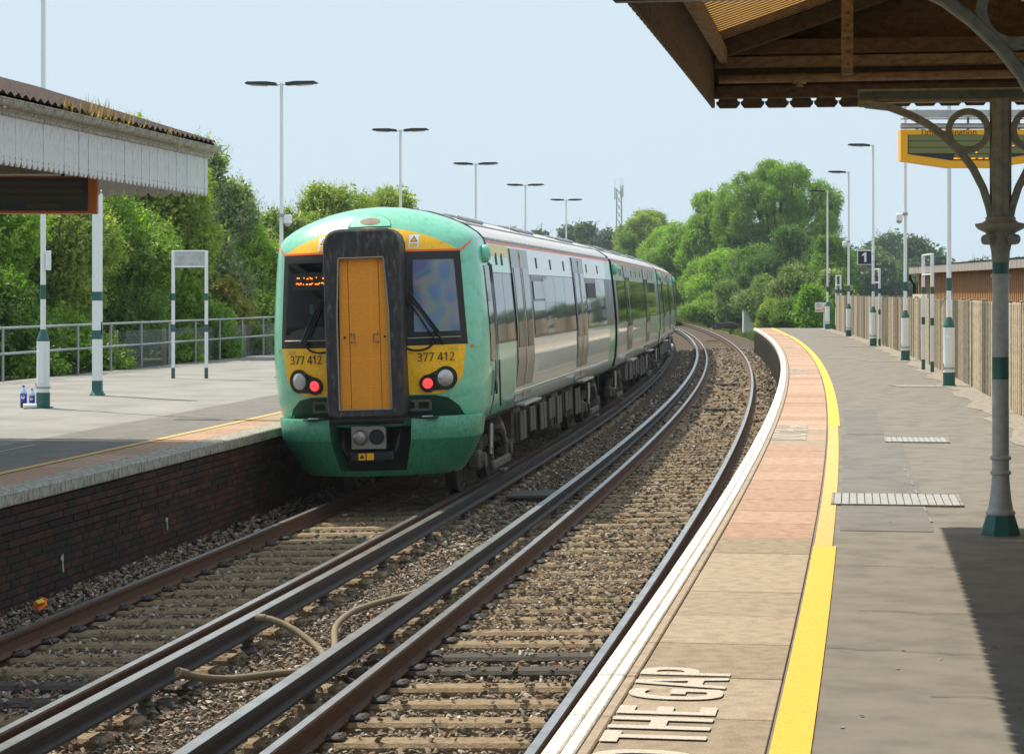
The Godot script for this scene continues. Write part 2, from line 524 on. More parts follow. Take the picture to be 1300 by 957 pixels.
func rail_profile(o: float, y: float) -> Array:
	return [Vector2(o - 0.068, y - 0.159), Vector2(o - 0.068, y - 0.148), Vector2(o - 0.012, y - 0.132), Vector2(o - 0.01, y - 0.045), Vector2(o - 0.034, y - 0.034), Vector2(o - 0.036, y - 0.008), Vector2(o - 0.028, y - 0.001), Vector2(o + 0.028, y - 0.001), Vector2(o + 0.036, y - 0.008), Vector2(o + 0.034, y - 0.034), Vector2(o + 0.01, y - 0.045), Vector2(o + 0.012, y - 0.132), Vector2(o + 0.068, y - 0.148), Vector2(o + 0.068, y - 0.159)]

func make_track(o: float, label: String, z0: float, z1: float, top_m: Material) -> void:
	var t := thing("railway_track", label, "track", "running tracks")
	for sd in [-1.0, 1.0]:
		var oo: float = o + sd * 0.7525
		var st := S()
		sweep(st, rail_profile(oo, 0.0), 18, 420, 0.75)
		var r := part(t, "rail", st, M.rust)
		st = S()
		sweep(st, [Vector2(oo - 0.03, 0.0015), Vector2(oo + 0.03, 0.0015)], 18, 420, 0.75)
		part(r, "running_surface", st, top_m)
	var sl := S()
	cbox(sl, Vector3.ZERO, Vector3(2.42, 0.16, 0.24), 0.025)
	var sleeper := fin(sl)
	var cl := S()
	cbox(cl, Vector3(0, 0.02, 0), Vector3(0.12, 0.035, 0.16), 0.012)
	rod(cl, Vector3(-0.03, 0.045, -0.07), Vector3(-0.03, 0.045, 0.07), 0.012, 6)
	rod(cl, Vector3(0.035, 0.035, -0.05), Vector3(0.035, 0.035, 0.05), 0.011, 6)
	var clip := fin(cl)
	var s := s_at(z0, o)
	var s1 := s_at(z1, o)
	var k := 0
	var far := S()
	var nfar := 0
	while s < s1:
		var wood := k in ([7, 8] if o > -1.0 else [6, 7])
		var x := xfm(s, o + rng.randf_range(-0.03, 0.03), cy(o) - 0.249 + rng.randf_range(-0.006, 0.006), CANT)
		x.basis = x.basis * Basis(Vector3.UP, rng.randf_range(-0.006, 0.006))
		part(t, "sleeper", sleeper, M.sleeper_wood if wood else M.sleeper, x)
		if -pt(s, o, 0).z < 26.0:
			for sd in [-1.0, 1.0]:
				for q in [-0.115, 0.115]:
					part(t, "rail_clip", clip, M.rust_dark, xfm(s, o + sd * 0.7525 + q, cy(o + sd * 0.7525 + q) - 0.172, CANT))
		s += 0.65
		k += 1

func make_conductor(o: float, label: String) -> void:
	var t := thing("conductor_rail", label, "rail", "conductor rails")
	var y := 0.076
	var prof := [Vector2(o - 0.06, y - 0.15), Vector2(o - 0.06, y - 0.13), Vector2(o - 0.016, y - 0.11), Vector2(o - 0.016, y - 0.055), Vector2(o - 0.046, y - 0.045), Vector2(o - 0.046, y - 0.004), Vector2(o + 0.046, y - 0.004), Vector2(o + 0.046, y - 0.045), Vector2(o + 0.016, y - 0.055), Vector2(o + 0.016, y - 0.11), Vector2(o + 0.06, y - 0.13), Vector2(o + 0.06, y - 0.15)]
	var st := S()
	sweep(st, prof, 18, 330, 0.75)
	part(t, "rail", st, M.rust_dark)
	st = S()
	sweep(st, [Vector2(o - 0.043, y), Vector2(o + 0.043, y)], 18, 330, 0.75)
	part(t, "running_surface", st, M.rail_top)
	var ins := S()
	lathe(ins, [Vector2(0.0, 0.1), Vector2(0.05, 0.1), Vector2(0.06, 0.07), Vector2(0.045, 0.06), Vector2(0.07, 0.03), Vector2(0.055, 0.02), Vector2(0.085, -0.02), Vector2(0.085, -0.12)], Vector3.ZERO, 10)
	var im := fin(ins)
	var s := s_at(12.6, o)
	for k in 36:
		part(t, "insulator", im, M.under_grey, xfm(s, o, cy(o) + y - 0.252, CANT))
		s += 2.6

func make_stones() -> void:
	var st := S()
	# one lump: a bent octahedron with cut corners
	var v := [Vector3(1, 0.1, 0.2), Vector3(-0.9, 0.15, -0.2), Vector3(0.15, 0.75, 0.1), Vector3(-0.1, -0.7, 0.0), Vector3(0.2, -0.05, 0.95), Vector3(-0.2, 0.1, -1.0), Vector3(0.62, 0.5, 0.6), Vector3(-0.6, 0.45, -0.55)]
	for f in [[0, 6, 2], [6, 4, 2], [0, 4, 6], [4, 1, 2], [1, 7, 2], [7, 5, 2], [1, 5, 7], [5, 0, 2], [4, 0, 3], [1, 4, 3], [5, 1, 3], [0, 5, 3]]:
		opoly(st, [v[f[0]], v[f[1]], v[f[2]]], Vector3.ZERO)
	var mm := MultiMesh.new()
	mm.transform_format = MultiMesh.TRANSFORM_3D
	mm.use_colors = true
	mm.mesh = fin(st)
	var buf := PackedFloat32Array()
	var n := 0
	var r := RandomNumberGenerator.new()
	r.seed = 77
	var zones := [[11.5, 24.0, 640.0, 0.82], [24.0, 45.0, 230.0, 1.1], [45.0, 110.0, 45.0, 1.9]]
	for zn in zones:
		var s0 := s_at(zn[0], -1.5)
		var s1 := s_at(zn[1], -1.5)
		var cnt := int((s1 - s0) * 6.5 * zn[2])
		for i in cnt:
			var s: float = r.randf_range(s0, s1)
			var o: float = r.randf_range(-5.0, 2.0)
			if zn[0] > 30.0 and o < -1.9:
				continue
			var y := -0.205 + r.randf_range(-0.03, 0.018)
			var size: float = r.randf_range(0.016, 0.036) * zn[3]
			# between and beside the rails stones lie low; sleeper tops stay mostly clear
			for tr in [0.0, -LSP]:
				var d: float = abs(o - tr)
				if d < 1.2:
					var ph := fposmod(s - s_at_cache[tr], 0.65)
					ph = min(ph, 0.65 - ph)
					var bare: float = 0.9 if s < s_at_cache[tr] + 6.5 or tr < -1.0 else 0.5
					if ph < 0.15:
						if r.randf() < (bare if d < 0.62 else 0.5 if d > 0.9 else 1.0):
							y = -99.0
						else:
							y = -0.16 + size * 0.3
					else:
						y = -0.2 + r.randf_range(-0.035, 0.012)
					if abs(d - 0.7525) < 0.09:
						y = -99.0
			if y < -50.0:
				continue
			for c in [-1.13, -2.225]:
				if abs(o - c) < 0.09:
					y -= 0.03
			if o < -4.6:
				y += 0.02 + (-4.6 - o) * 0.22
			if o > 1.2:
				y -= (o - 1.2) * 0.12
			var b := Basis.from_euler(Vector3(r.randf_range(-0.7, 0.7), r.randf() * TAU, r.randf_range(-0.7, 0.7))).scaled_local(Vector3(size * r.randf_range(0.8, 1.5), size * r.randf_range(0.6, 1.0), size * r.randf_range(0.7, 1.2)))
			var p := pt(s, o, y + cy(o))
			var t := r.randf()
			var col := Color(0.11, 0.088, 0.064).lerp(Color(0.29, 0.235, 0.17), t)
			if r.randf() < 0.08:
				col = Color(0.46, 0.42, 0.36)
			elif r.randf() < 0.12:
				col = Color(0.24, 0.14, 0.085)
			buf.append_array(PackedFloat32Array([b.x.x, b.y.x, b.z.x, p.x, b.x.y, b.y.y, b.z.y, p.y, b.x.z, b.y.z, b.z.z, p.z, col.r, col.g, col.b, 1.0]))
			n += 1
	mm.instance_count = n
	mm.buffer = buf
	var o := MultiMeshInstance3D.new()
	o.name = "ballast_stones"
	o.multimesh = mm
	o.material_override = M.stone
	o.set_meta("label", "loose brown ballast stones between and beside the rails")
	o.set_meta("kind", "stuff")
	add_child(o)

var s_at_cache := {}

func make_tracks() -> void:
	s_at_cache = {0.0: s_at(11.8, 0.0), -LSP: s_at(11.8, -LSP)}
	make_track(0.0, "empty sunlit track beside the white-edged platform", 11.8, 104.0, M.rail_top)
	make_track(-LSP, "shaded track under the green train, beside the brick platform wall", 11.8, 60.0, M.rail_top)
	make_conductor(-1.13, "conductor rail beside the empty track")
	make_conductor(-2.225, "conductor rail beside the track the train stands on")
	make_stones()
	# cables in the six-foot
	var specs := [
		["beige hose curving out from the conductor rail next to the train's track", [[-2.02, 0.0, 17.72], [-1.92, -0.005, 17.7], [-1.8, -0.04, 17.66], [-1.68, -0.09, 17.58], [-1.55, -0.16, 17.45], [-1.46, -0.2, 17.25], [-1.42, -0.23, 17.0]]],
		["beige hose bending under the conductor rail next to the empty track", [[-1.36, -0.24, 17.3], [-1.39, -0.19, 17.6], [-1.44, -0.17, 18.2], [-1.43, -0.165, 18.7], [-1.35, -0.16, 19.25], [-1.16, -0.15, 19.7], [-0.92, -0.13, 20.05], [-0.75, -0.1, 20.3]]],
		["beige hose lying across the stones in front of the curved hoses", [[-2.32, -0.06, 15.55], [-2.2, -0.12, 15.7], [-2.0, -0.17, 15.9], [-1.78, -0.175, 16.1], [-1.55, -0.18, 16.25], [-1.3, -0.2, 16.3]]]]
	for sp in specs:
		var t := thing("cable_hose", sp[0], "hose", "hoses between the tracks")
		var pts := []
		for p in sp[1]:
			pts.append(Vector3(p[0], p[1], -p[2]))
		var cv := Curve3D.new()
		for i in pts.size():
			var d: Vector3 = (pts[min(i + 1, pts.size() - 1)] - pts[max(i - 1, 0)]) * 0.17
			cv.add_point(pts[i], -d, d)
		var fine := []
		var L := cv.get_baked_length()
		for i in 29:
			fine.append(cv.sample_baked(L * i / 28.0))
		var st := S()
		tube(st, fine, [0.028], 10)
		part(t, "hose", st, M.cable)
		st = S()
		tube(st, [fine[0], fine[1], fine[2]], [0.036], 10)
		part(t, "end_sleeve", st, M.cable)
	# thin black cable at the foot of the platform wall
	var tb := thing("lineside_cable", "thin black cable along the ballast beside the brick platform wall", "cable")
	var pts := []
	for i in 60:
		var s := s_at(16.0, -4.3) + i * 0.35
		pts.append(pt(s, -4.33 + 0.06 * sin(s * 0.9) , -0.27 + 0.012 * sin(s * 2.3)))
	var st := S()
	tube(st, pts, [0.014], 6)
	part(tb, "cable", st, M.black_cable)
	# grating laid between the tracks
	var gr := thing("board_crossing", "small grey grating laid between the tracks beside the train", "grating")
	var x := xfm(s_at(30.6, -1.7), -1.68, cy(-1.68) - 0.13, CANT)
	for i in 8:
		var bs := S()
		cbox(bs, Vector3(0, 0, -0.35 + i * 0.1), Vector3(0.75, 0.04, 0.075), 0.006)
		part(gr, "bar", bs, M.under_grey, x)
	var bs2 := S()
	for sd in [-0.3, 0.3]:
		box(bs2, Vector3(sd, -0.05, 0), Vector3(0.06, 0.06, 0.8))
	part(gr, "bearer", bs2, M.under, x)

# ---------------------------------------------------------------- platforms
func make_right_platform() -> void:
	var p := structure("platform", "curved asphalt platform with white edge and yellow line, on the right of the empty track")
	var e := 1.46
	var s_end := s_at(102.5, e)
	var st := S()
	sweep(st, [Vector2(e + 0.79, PR), Vector2(4.86, PR), Vector2(4.86, PR - 1.4)], 2, s_end, 0.8, false)
	part(p, "asphalt_surface", st, M.asphalt)
	st = S()
	var pe := [pt(s_end, e + 0.1, -0.5), pt(s_end, 4.86, -0.5), pt(s_end, 4.86, PR), pt(s_end, e + 0.1, PR)]
	quad(st, pe[0], pe[1], pe[2], pe[3])
	part(p, "end_wall", st, M.coping_dirty)
	# bed under the slabs and the wall below the edge
	st = S()
	sweep(st, [Vector2(e + 0.12, -0.6), Vector2(e + 0.12, PR - 0.11), Vector2(e + 0.05, PR - 0.11)], 2, s_at(62, e), 0.8, false)
	sweep(st, [Vector2(e + 0.02, PR - 0.03), Vector2(e + 0.81, PR - 0.03)], 2, s_end, 0.8, false)
	part(p, "wall", st, M.concrete_pale)
	st = S()
	sweep(st, [Vector2(e + 0.5, -0.6), Vector2(e + 0.5, PR - 0.11), Vector2(e + 0.05, PR - 0.11)], s_at(62, e), s_end, 0.8, false)
	part(p, "back_wall", st, M.under)
	var pier := S()
	cbox(pier, Vector3(0.12, -0.62, 0), Vector3(0.2, 1.05, 0.22), 0.02)
	cbox(pier, Vector3(0.2, -0.05, 0.55), Vector3(0.16, 0.1, 1.2), 0.01)
	var pm := fin(pier)
	var s := s_at(62, e)
	while s < s_end:
		part(p, "pier", pm, M.under_grey, xfm(s, e, PR - 0.11))
		s += 1.25
	# coping stones: three ribs with open joints between them
	var cop := S()
	var ln := 0.905
	var slices := [[0.0, 0.062, 0.0], [0.068, 0.118, 0.0]]
	var back := S()
	cbox(back, Vector3(0.146, -0.059, 0), Vector3(0.044, 0.11, ln), 0.006)
	var backm := fin(back)
	for sl in slices:
		cbox(cop, Vector3((sl[0] + sl[1]) * 0.5, -0.055 + sl[2], 0), Vector3(sl[1] - sl[0], 0.11, ln), 0.006)
	box(cop, Vector3(0.06, -0.07, 0), Vector3(0.1, 0.06, ln))
	var cm := fin(cop)
	var sb := S()
	cbox(sb, Vector3(0, -0.025, 0), Vector3(0.607, 0.05, 0.904), 0.004)
	var bm := fin(sb)
	s = 10.0
	var k := 0
	while s < s_end - 0.5:
		var z := -pt(s, e, 0).z
		var x := xfm(s, e, PR + 0.002 + rng.randf_range(-0.002, 0.002))
		part(p, "coping_stone", cm, M.coping_white, x)
		part(p, "edge_strip", backm, M.slab_buff[2], x)
		var v: int = rng.randi() % 3
		var x2 := xfm(s, e + 0.482, PR + rng.randf_range(-0.002, 0.002))
		var red := z > 15.0 and not (z > 24.5 and z < 28.0 and k % 2 == 0)
		part(p, "paving_slab", bm, M.slab_red[v] if red else M.slab_buff[v], x2)
		s += 0.914
		k += 1
	# yellow line in three lengths
	for seg in [[4.0, 14.5, e + 0.80, e + 0.945, M.yellow_line], [14.5, 27.4, e + 0.805, e + 0.92, M.yellow_pale], [27.4, 84.0, e + 0.80, e + 0.945, M.yellow_line], [84.0, 102.4, e + 0.74, e + 0.9, M.yellow_line]]:
		st = S()
		sweep(st, [Vector2(seg[2], PR + 0.006), Vector2(seg[3], PR + 0.006)], s_at(seg[0], e), s_at(seg[1], e), 0.5, false)
		part(p, "yellow_line", st, seg[4])
	# darker asphalt patches and pale concrete strip at the fence foot
	for seg in [[15.3, 25.6, 2.42, 3.05], [25.7, 31.0, 2.46, 2.9]]:
		st = S()
		sweep(st, [Vector2(seg[2], PR + 0.004), Vector2(seg[3], PR + 0.004)], s_at(seg[0], 2.7), s_at(seg[1], 2.7), 0.6, false)
		part(p, "asphalt_patch", st, M.asphalt_dark)
	st = S()
	var sa := s_at(17.0, 4.6)
	var sw := 0.0
	var prev := 0.0
	while sa < s_end - 1.0:
		var wa := 4.33 + 0.1 * sin(sa * 1.7) + 0.06 * sin(sa * 4.1)
		var sn := sa + 0.7
		var wb := 4.33 + 0.1 * sin(sn * 1.7) + 0.06 * sin(sn * 4.1)
		quad(st, pt(sa, wa, PR + 0.005), pt(sn, wb, PR + 0.005), pt(sn, 4.84, PR + 0.005), pt(sa, 4.84, PR + 0.005))
		sa = sn
	part(p, "concrete_strip", st, M.concrete_pale)
	for zz in [38.5, 52.8, 67.0, 82.5]:
		st = S()
		var s0 := s_at(zz, 3.7)
		var l: float = [1.9, 0.5, 0.9, 0.7, 0.8, 0.8][[20.5, 30.5, 38.5, 52.8, 67.0, 82.5].find(zz)]
		quad(st, pt(s0, 3.25 if zz < 25 else 3.55, PR + 0.008), pt(s0 + l, 3.35, PR + 0.008), pt(s0 + l * 0.9, 4.5, PR + 0.008), pt(s0, 4.5, PR + 0.008))
		part(p, "concrete_patch", st, M.concrete_pale)
	# white painted dashes across the asphalt
	for w in [[21.55, 2.55, 3.85], [63.0, 3.4, 3.9]]:
		pass
	st = S()
	for i in 7:
		var s0 := s_at(15.9 + i * 0.75, 3.0)
		var o0 := 3.05 - i * 0.012
		quad(st, pt(s0, o0, PR + 0.009), pt(s0 + 0.3, o0 - 0.008, PR + 0.009), pt(s0 + 0.3, o0 + 0.004, PR + 0.009), pt(s0, o0 + 0.014, PR + 0.009))
	part(p, "faded_white_line", st, M.concrete_pale)
	for w in [[55.8, 2.65, 3.35, 0.16]]:
		st = S()
		var s0 := s_at(w[0], 3.0)
		quad(st, pt(s0, w[1], PR + 0.009), pt(s0 + w[3], w[1], PR + 0.009), pt(s0 + w[3], w[2], PR + 0.009), pt(s0, w[2], PR + 0.009))
		part(p, "white_paint_bar", st, M.paint_white)
	# painted warning, read by someone facing the track
	var font := SystemFont.new()
	font.font_names = PackedStringArray(["Droid Sans"])
	font.font_weight = 700
	for z in [8.3, 26.2, 46.2, 66.5]:
		var tm := TextMesh.new()
		tm.text = "MIND THE GAP"
		tm.font = font
		tm.font_size = 32
		tm.pixel_size = 0.0128
		tm.depth = 0.002
		var s1 := s_at(z, e + 0.36)
		var a := ang(s1)
		var f := Vector3(sin(a), 0, -cos(a))
		var r := Vector3(cos(a), 0, sin(a))
		var x := Transform3D(Basis(f, -r * 1.3, Vector3.UP), pt(s1, e + 0.38, PR + 0.005))
		part(p, "painted_lettering", tm, M.paint_white, x)
	# cracks, gum spots and tar smears on the asphalt
	for c in [[9.0, 3.3, 0.9], [10.2, 2.7, 0.7], [11.4, 3.1, 1.1], [13.3, 2.9, 0.8], [16.4, 3.5, 0.9], [19.6, 3.2, 1.1], [23.0, 3.4, 0.8], [29.0, 3.2, 1.2], [34.0, 3.0, 1.4]]:
		st = S()
		var ox: float = c[1] - c[2] * 0.5
		var sx := s_at(c[0], 3.0)
		var q0 := sx
		while ox < c[1] + c[2] * 0.5:
			var q1 := q0 + rng.randf_range(-0.06, 0.06)
			var w := rng.randf_range(0.004, 0.012)
			quad(st, pt(q0, ox, PR + 0.0055), pt(q0 + w, ox, PR + 0.0055), pt(q1 + w, ox + 0.07, PR + 0.0055), pt(q1, ox + 0.07, PR + 0.0055))
			q0 = q1
			ox += 0.07
		part(p, "crack", st, M.crack)
	for kind in 2:
		st = S()
		for i in 60:
			var q0 := s_at(7.0, 3.0) + pow(rng.randf(), 1.5) * 30.0
			var o1 := rng.randf_range(2.5, 4.6)
			var rr := rng.randf_range(0.004, 0.012)
			var cc := pt(q0, o1, PR + 0.006)
			for j in 7:
				var a0 := TAU * j / 7.0
				var a1 := TAU * (j + 1) / 7.0
				tri(st, cc, cc + Vector3(cos(a0), 0, sin(a0)) * rr, cc + Vector3(cos(a1), 0, sin(a1)) * rr)
		var gum := part(p, "chewing_gum_spots", st, M.crack if kind == 0 else M.concrete_pale)
		gum.set_meta("kind", "stuff")
	# drain covers
	for d in [[17.55, 2.36, 3.32, 0.95, "wide steel slotted drain cover near the column, edged with faded yellow"], [24.7, 2.9, 3.55, 0.78, "steel slotted drain cover farther along, set in grey patched asphalt"]]:
		var g := thing("drain_cover", d[4], "drain cover", "drain covers in the platform")
		var x := xfm(s_at(d[0], 2.9), (d[1] + d[2]) * 0.5, PR + 0.004)
		var w: float = d[2] - d[1]
		var fr := S()
		for sg in [-1.0, 1.0]:
			box(fr, Vector3(0, 0.004, sg * d[3] * 0.5), Vector3(w + 0.04, 0.016, 0.02))
			box(fr, Vector3(sg * (w * 0.5 + 0.01), 0.004, 0), Vector3(0.02, 0.016, d[3] - 0.02))
		part(g, "frame", fr, M.concrete_pale, x)
		var nb := int(w / 0.058)
		var bar := S()
		cbox(bar, Vector3(0, 0.004, 0), Vector3(0.0535, 0.014, d[3] - 0.024), 0.003)
		var barm := fin(bar)
		for i in nb:
			part(g, "bar", barm, M.steel_cover, x * Transform3D(Basis.IDENTITY, Vector3(-w * 0.5 + (i + 0.5) * w / nb, 0, 0)))

func make_left_platform() -> void:
	var p := structure("platform", "wide grey asphalt platform on the left with brick wall and dirty pale edge")
	var e := -4.83
	var st := S()
	var s0 := s_at(4.0, e)
	var s1 := s_at(118.0, e)
	var n := 90
	for i in n:
		var a := s0 + (s1 - s0) * i / n
		var b := s0 + (s1 - s0) * (i + 1) / n
		var pa := pt(a, e - 0.86, PL)
		var pb := pt(b, e - 0.86, PL)
		quad(st, pa, pb, Vector3(rail_x(-pb.z) - 0.12, PL, pb.z), Vector3(rail_x(-pa.z) - 0.12, PL, pa.z))
		quad(st, Vector3(rail_x(-pa.z) - 0.12, PL, pa.z), Vector3(rail_x(-pb.z) - 0.12, PL, pb.z), Vector3(rail_x(-pb.z) - 0.12, PL - 0.5, pb.z), Vector3(rail_x(-pa.z) - 0.12, PL - 0.5, pa.z))
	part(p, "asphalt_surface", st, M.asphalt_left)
	st = S()
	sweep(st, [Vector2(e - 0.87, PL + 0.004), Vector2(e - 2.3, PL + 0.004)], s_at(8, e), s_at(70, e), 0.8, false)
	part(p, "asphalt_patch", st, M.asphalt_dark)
	st = S()
	sweep(st, [Vector2(e - 0.80, PL + 0.008), Vector2(e - 0.9, PL + 0.008)], s_at(8, e), s_at(110, e), 0.8, false)
	part(p, "yellow_line", st, M.yellow_pale)
	st = S()
	sweep(st, [Vector2(e - 1.95, PL + 0.008), Vector2(e - 1.99, PL + 0.008)], s_at(19, e), s_at(25.6, e), 0.8, false)
	part(p, "white_line", st, M.paint_white)
	# slabs along the edge
	var sb := S()
	cbox(sb, Vector3(0, -0.025, 0), Vector3(0.47, 0.05, 0.9), 0.004)
	var bm := fin(sb)
	var cp := S()
	cbox(cp, Vector3(-0.16, -0.06, 0), Vector3(0.33, 0.125, 0.9), 0.012)
	var cpm := fin(cp)
	var s := s_at(14.0, e)
	while s < s_at(60.0, e):
		part(p, "paving_slab", bm, M.slab_red[rng.randi() % 3] if rng.randf() > 0.2 else M.slab_buff[0], xfm(s, e - 0.565, PL + 0.002))
		part(p, "coping_stone", cpm, M.coping_dirty, xfm(s, e, PL + 0.003 + rng.randf_range(-0.003, 0.003)) * Transform3D(Basis(Vector3.UP, rng.randf_range(-0.008, 0.008)), Vector3.ZERO))
		s += 0.912
	# brick wall
	st = S()
	sweep(st, [Vector2(e - 0.1, -0.9), Vector2(e - 0.1, PL - 0.12)], s_at(8, e), s_at(118, e), 0.8, false)
	sweep(st, [Vector2(e + 0.0, PL - 0.03), Vector2(e - 0.86, PL - 0.03)], s_at(8, e), s_at(118, e), 0.8, false)
	part(p, "mortar_wall", st, M.mortar)
	var br := S()
	cbox(br, Vector3(-0.05, 0, 0), Vector3(0.1, 0.064, 0.214), 0.004)
	var brm := fin(br)
	var far := S()
	var made := 0
	var ss := s_at(19.0, e)
	var col := 0
	while ss < s_at(44.0, e):
		for row in 14:
			var y := -0.34 + row * 0.0745
			var out := -0.085
			if row >= 9:
				out = -0.062
			if row >= 11:
				out = -0.04
			var off := 0.1125 if row % 2 == 1 else 0.0
			var x := xfm(ss + off, e + out + rng.randf_range(-0.004, 0.004), y)
			if made < 299:
				part(p, "brick", brm, M.brick[rng.randi() % 5], x)
				made += 1
			else:
				var bc: Array = BRICKS[rng.randi() % 5]
				far.set_color(C(bc[0], bc[1], bc[2]).srgb_to_linear())
				box(far, x * Vector3(-0.05, 0, 0), Vector3(0.1, 0.064, 0.214), x.basis)
		ss += 0.2245
		col += 1
	var fm := part(p, "brickwork", far, M.pieces)
	fm.set_meta("kind", "stuff")
	# white splashes and marks on the wall
	for w in [[21.3, 0.02, 0.022, 0.17], [24.6, 0.05, 0.03, 0.12]]:
		st = S()
		var x := xfm(s_at(w[0], e), e - 0.078, w[1])
		cbox(st, Vector3(-0.004, 0, 0), Vector3(0.01, w[3] * 0.8, 0.022), 0.003)
		cbox(st, Vector3(-0.004, 0.03, 0.02), Vector3(0.01, 0.04, 0.07), 0.003)
		cbox(st, Vector3(-0.004, -w[3] * 0.5, -0.01), Vector3(0.01, 0.05, 0.03), 0.003)
		part(p, "white_mark", st, M.paint_white, x)
	# litter on the ballast
	var lt := thing("crisp_packet", "crumpled orange snack packet on the stones at the foot of the brick wall", "litter")
	st = S()
	var lp := pt(s_at(19.9, -4.62), -4.62, -0.22)
	cbox(st, Vector3(0, 0.02, 0), Vector3(0.1, 0.022, 0.13), 0.009, Basis(Vector3.UP, 0.6) * Basis(Vector3.BACK, 0.35))
	cbox(st, Vector3(0.02, 0.035, -0.02), Vector3(0.07, 0.018, 0.09), 0.008, Basis(Vector3.UP, -0.3) * Basis(Vector3.RIGHT, 0.5))
	part(lt, "packet", st, mat(C(232, 110, 40), 0.3), Transform3D(Basis(Vector3.RIGHT, 0.4), lp))
	st = S()
	cbox(st, Vector3(0, 0.055, 0), Vector3(0.07, 0.02, 0.06), 0.006, Basis(Vector3.UP, 0.6))
	part(lt, "print_panel", st, mat(C(240, 200, 60), 0.3), Transform3D(Basis(Vector3.RIGHT, 0.4), lp))

# ---------------------------------------------------------------- train
const OUT := [Vector2(1.20, 0.98), Vector2(1.30, 1.05), Vector2(1.355, 1.25), Vector2(1.393, 1.6), Vector2(1.40, 1.95), Vector2(1.388, 2.3), Vector2(1.345, 2.9), Vector2(1.305, 3.28), Vector2(1.285, 3.33), Vector2(1.22, 3.41), Vector2(1.08, 3.51), Vector2(0.88, 3.605), Vector2(0.6, 3.70), Vector2(0.3, 3.757), Vector2(0.0, 3.775)]
const CEN := Vector2(0.0, 2.2)
const LEN := 19.9
var ring := PackedVector2Array()

func xw(y: float) -> float:
	for i in OUT.size() - 1:
		if y >= OUT[i].y and y <= OUT[i + 1].y:
			return lerp(OUT[i].x, OUT[i + 1].x, (y - OUT[i].y) / (OUT[i + 1].y - OUT[i].y))
	return 1.2

func ray(poly: PackedVector2Array, c: Vector2, d: Vector2) -> Vector2:
	for i in poly.size():
		var a := poly[i]
		var b := poly[(i + 1) % poly.size()]
		var e := b - a
		var den := d.cross(e)
		if abs(den) < 1e-9:
			continue
		var t := (a - c).cross(e) / den
		var u := (a - c).cross(d) / den
		if t > 0.0 and u >= -1e-6 and u <= 1.000001:
			return c + d * t
	return c + d

func cab_depth(o: Vector2, t: float) -> float:
	var top: float = clamp((o.y - 3.2) / 0.5, 0.0, 1.0)
	var bot: float = clamp((1.4 - o.y) / 0.4, 0.0, 1.0)
	var dep: float = lerp(lerp(0.9, 1.0, top), 0.12, bot * clamp(1.3 - abs(o.x), 0.0, 1.0))
	var n: float = lerp(2.35, 3.6, top)
	return dep * (1.0 - sqrt(max(0.0, 1.0 - pow(t, n))))

func cab_s(p: Vector2) -> float:
	var d := p - CEN
	if d.length() < 0.02:
		return 0.0
	var o := ray(ring, CEN, d.normalized())
	return cab_depth(o, min(1.0, d.length() / (o - CEN).length()))

func cab_p(p: Vector2, proud: float) -> Vector3:
	return Vector3(p.x, p.y, -(cab_s(p) - proud))

func cab_basis(p: Vector2) -> Basis:
	var e := 0.02
	var u := (cab_p(p + Vector2(e, 0), 0) - cab_p(p - Vector2(e, 0), 0)).normalized()
	var v := (cab_p(p + Vector2(0, e), 0) - cab_p(p - Vector2(0, e), 0)).normalized()
	var n := u.cross(v).normalized()
	v = n.cross(u).normalized()
	return Basis(u, v, n)

func cab_patch(parent: Node, called: String, poly: Array, proud: float, m: Material, cell := 0.07) -> MeshInstance3D:
	var pp := PackedVector2Array(poly)
	var lo := pp[0]
	var hi := pp[0]
	for v in pp:
		lo = lo.min(v); hi = hi.max(v)
	var st := S()
	st.set_smooth_group(1)
	var nx := int(ceil((hi.x - lo.x) / cell))
	var ny := int(ceil((hi.y - lo.y) / cell))
	for i in nx:
		for j in ny:
			var a := lo + Vector2(i, j) * cell
			var sq := PackedVector2Array([a, a + Vector2(cell, 0), a + Vector2(cell, cell), a + Vector2(0, cell)])
			for c in Geometry2D.intersect_polygons(pp, sq):
				var ix := Geometry2D.triangulate_polygon(c)
				for k in range(0, ix.size(), 3):
					var A: Vector2 = c[ix[k]]; var B: Vector2 = c[ix[k + 1]]; var D: Vector2 = c[ix[k + 2]]
					if (B - A).cross(D - A) > 0.0:
						var t := B; B = D; D = t
					tri(st, cab_p(A, proud), cab_p(B, proud), cab_p(D, proud))
	return part(parent, called, st, m)

func side_patch(st: SurfaceTool, sd: float, s0: float, s1: float, y0: float, y1: float, off: float) -> void:
	var n := 4
	for i in n:
		var a: float = lerp(y0, y1, float(i) / n)
		var b: float = lerp(y0, y1, float(i + 1) / n)
		st.set_smooth_group(1)
		quad(st, Vector3(sd * (xw(a) + off), a, -s0), Vector3(sd * (xw(a) + off), a, -s1), Vector3(sd * (xw(b) + off), b, -s1), Vector3(sd * (xw(b) + off), b, -s0))
	st.set_smooth_group(-1)
	# edges back to the body
	for s in [s0, s1]:
		quad(st, Vector3(sd * (xw(y0) + off), y0, -s), Vector3(sd * (xw(y1) + off), y1, -s), Vector3(sd * (xw(y1) - 0.01), y1, -s), Vector3(sd * (xw(y0) - 0.01), y0, -s))
	for y in [y0, y1]:
		quad(st, Vector3(sd * (xw(y) + off), y, -s0), Vector3(sd * (xw(y) + off), y, -s1), Vector3(sd * (xw(y) - 0.01), y, -s1), Vector3(sd * (xw(y) - 0.01), y, -s0))

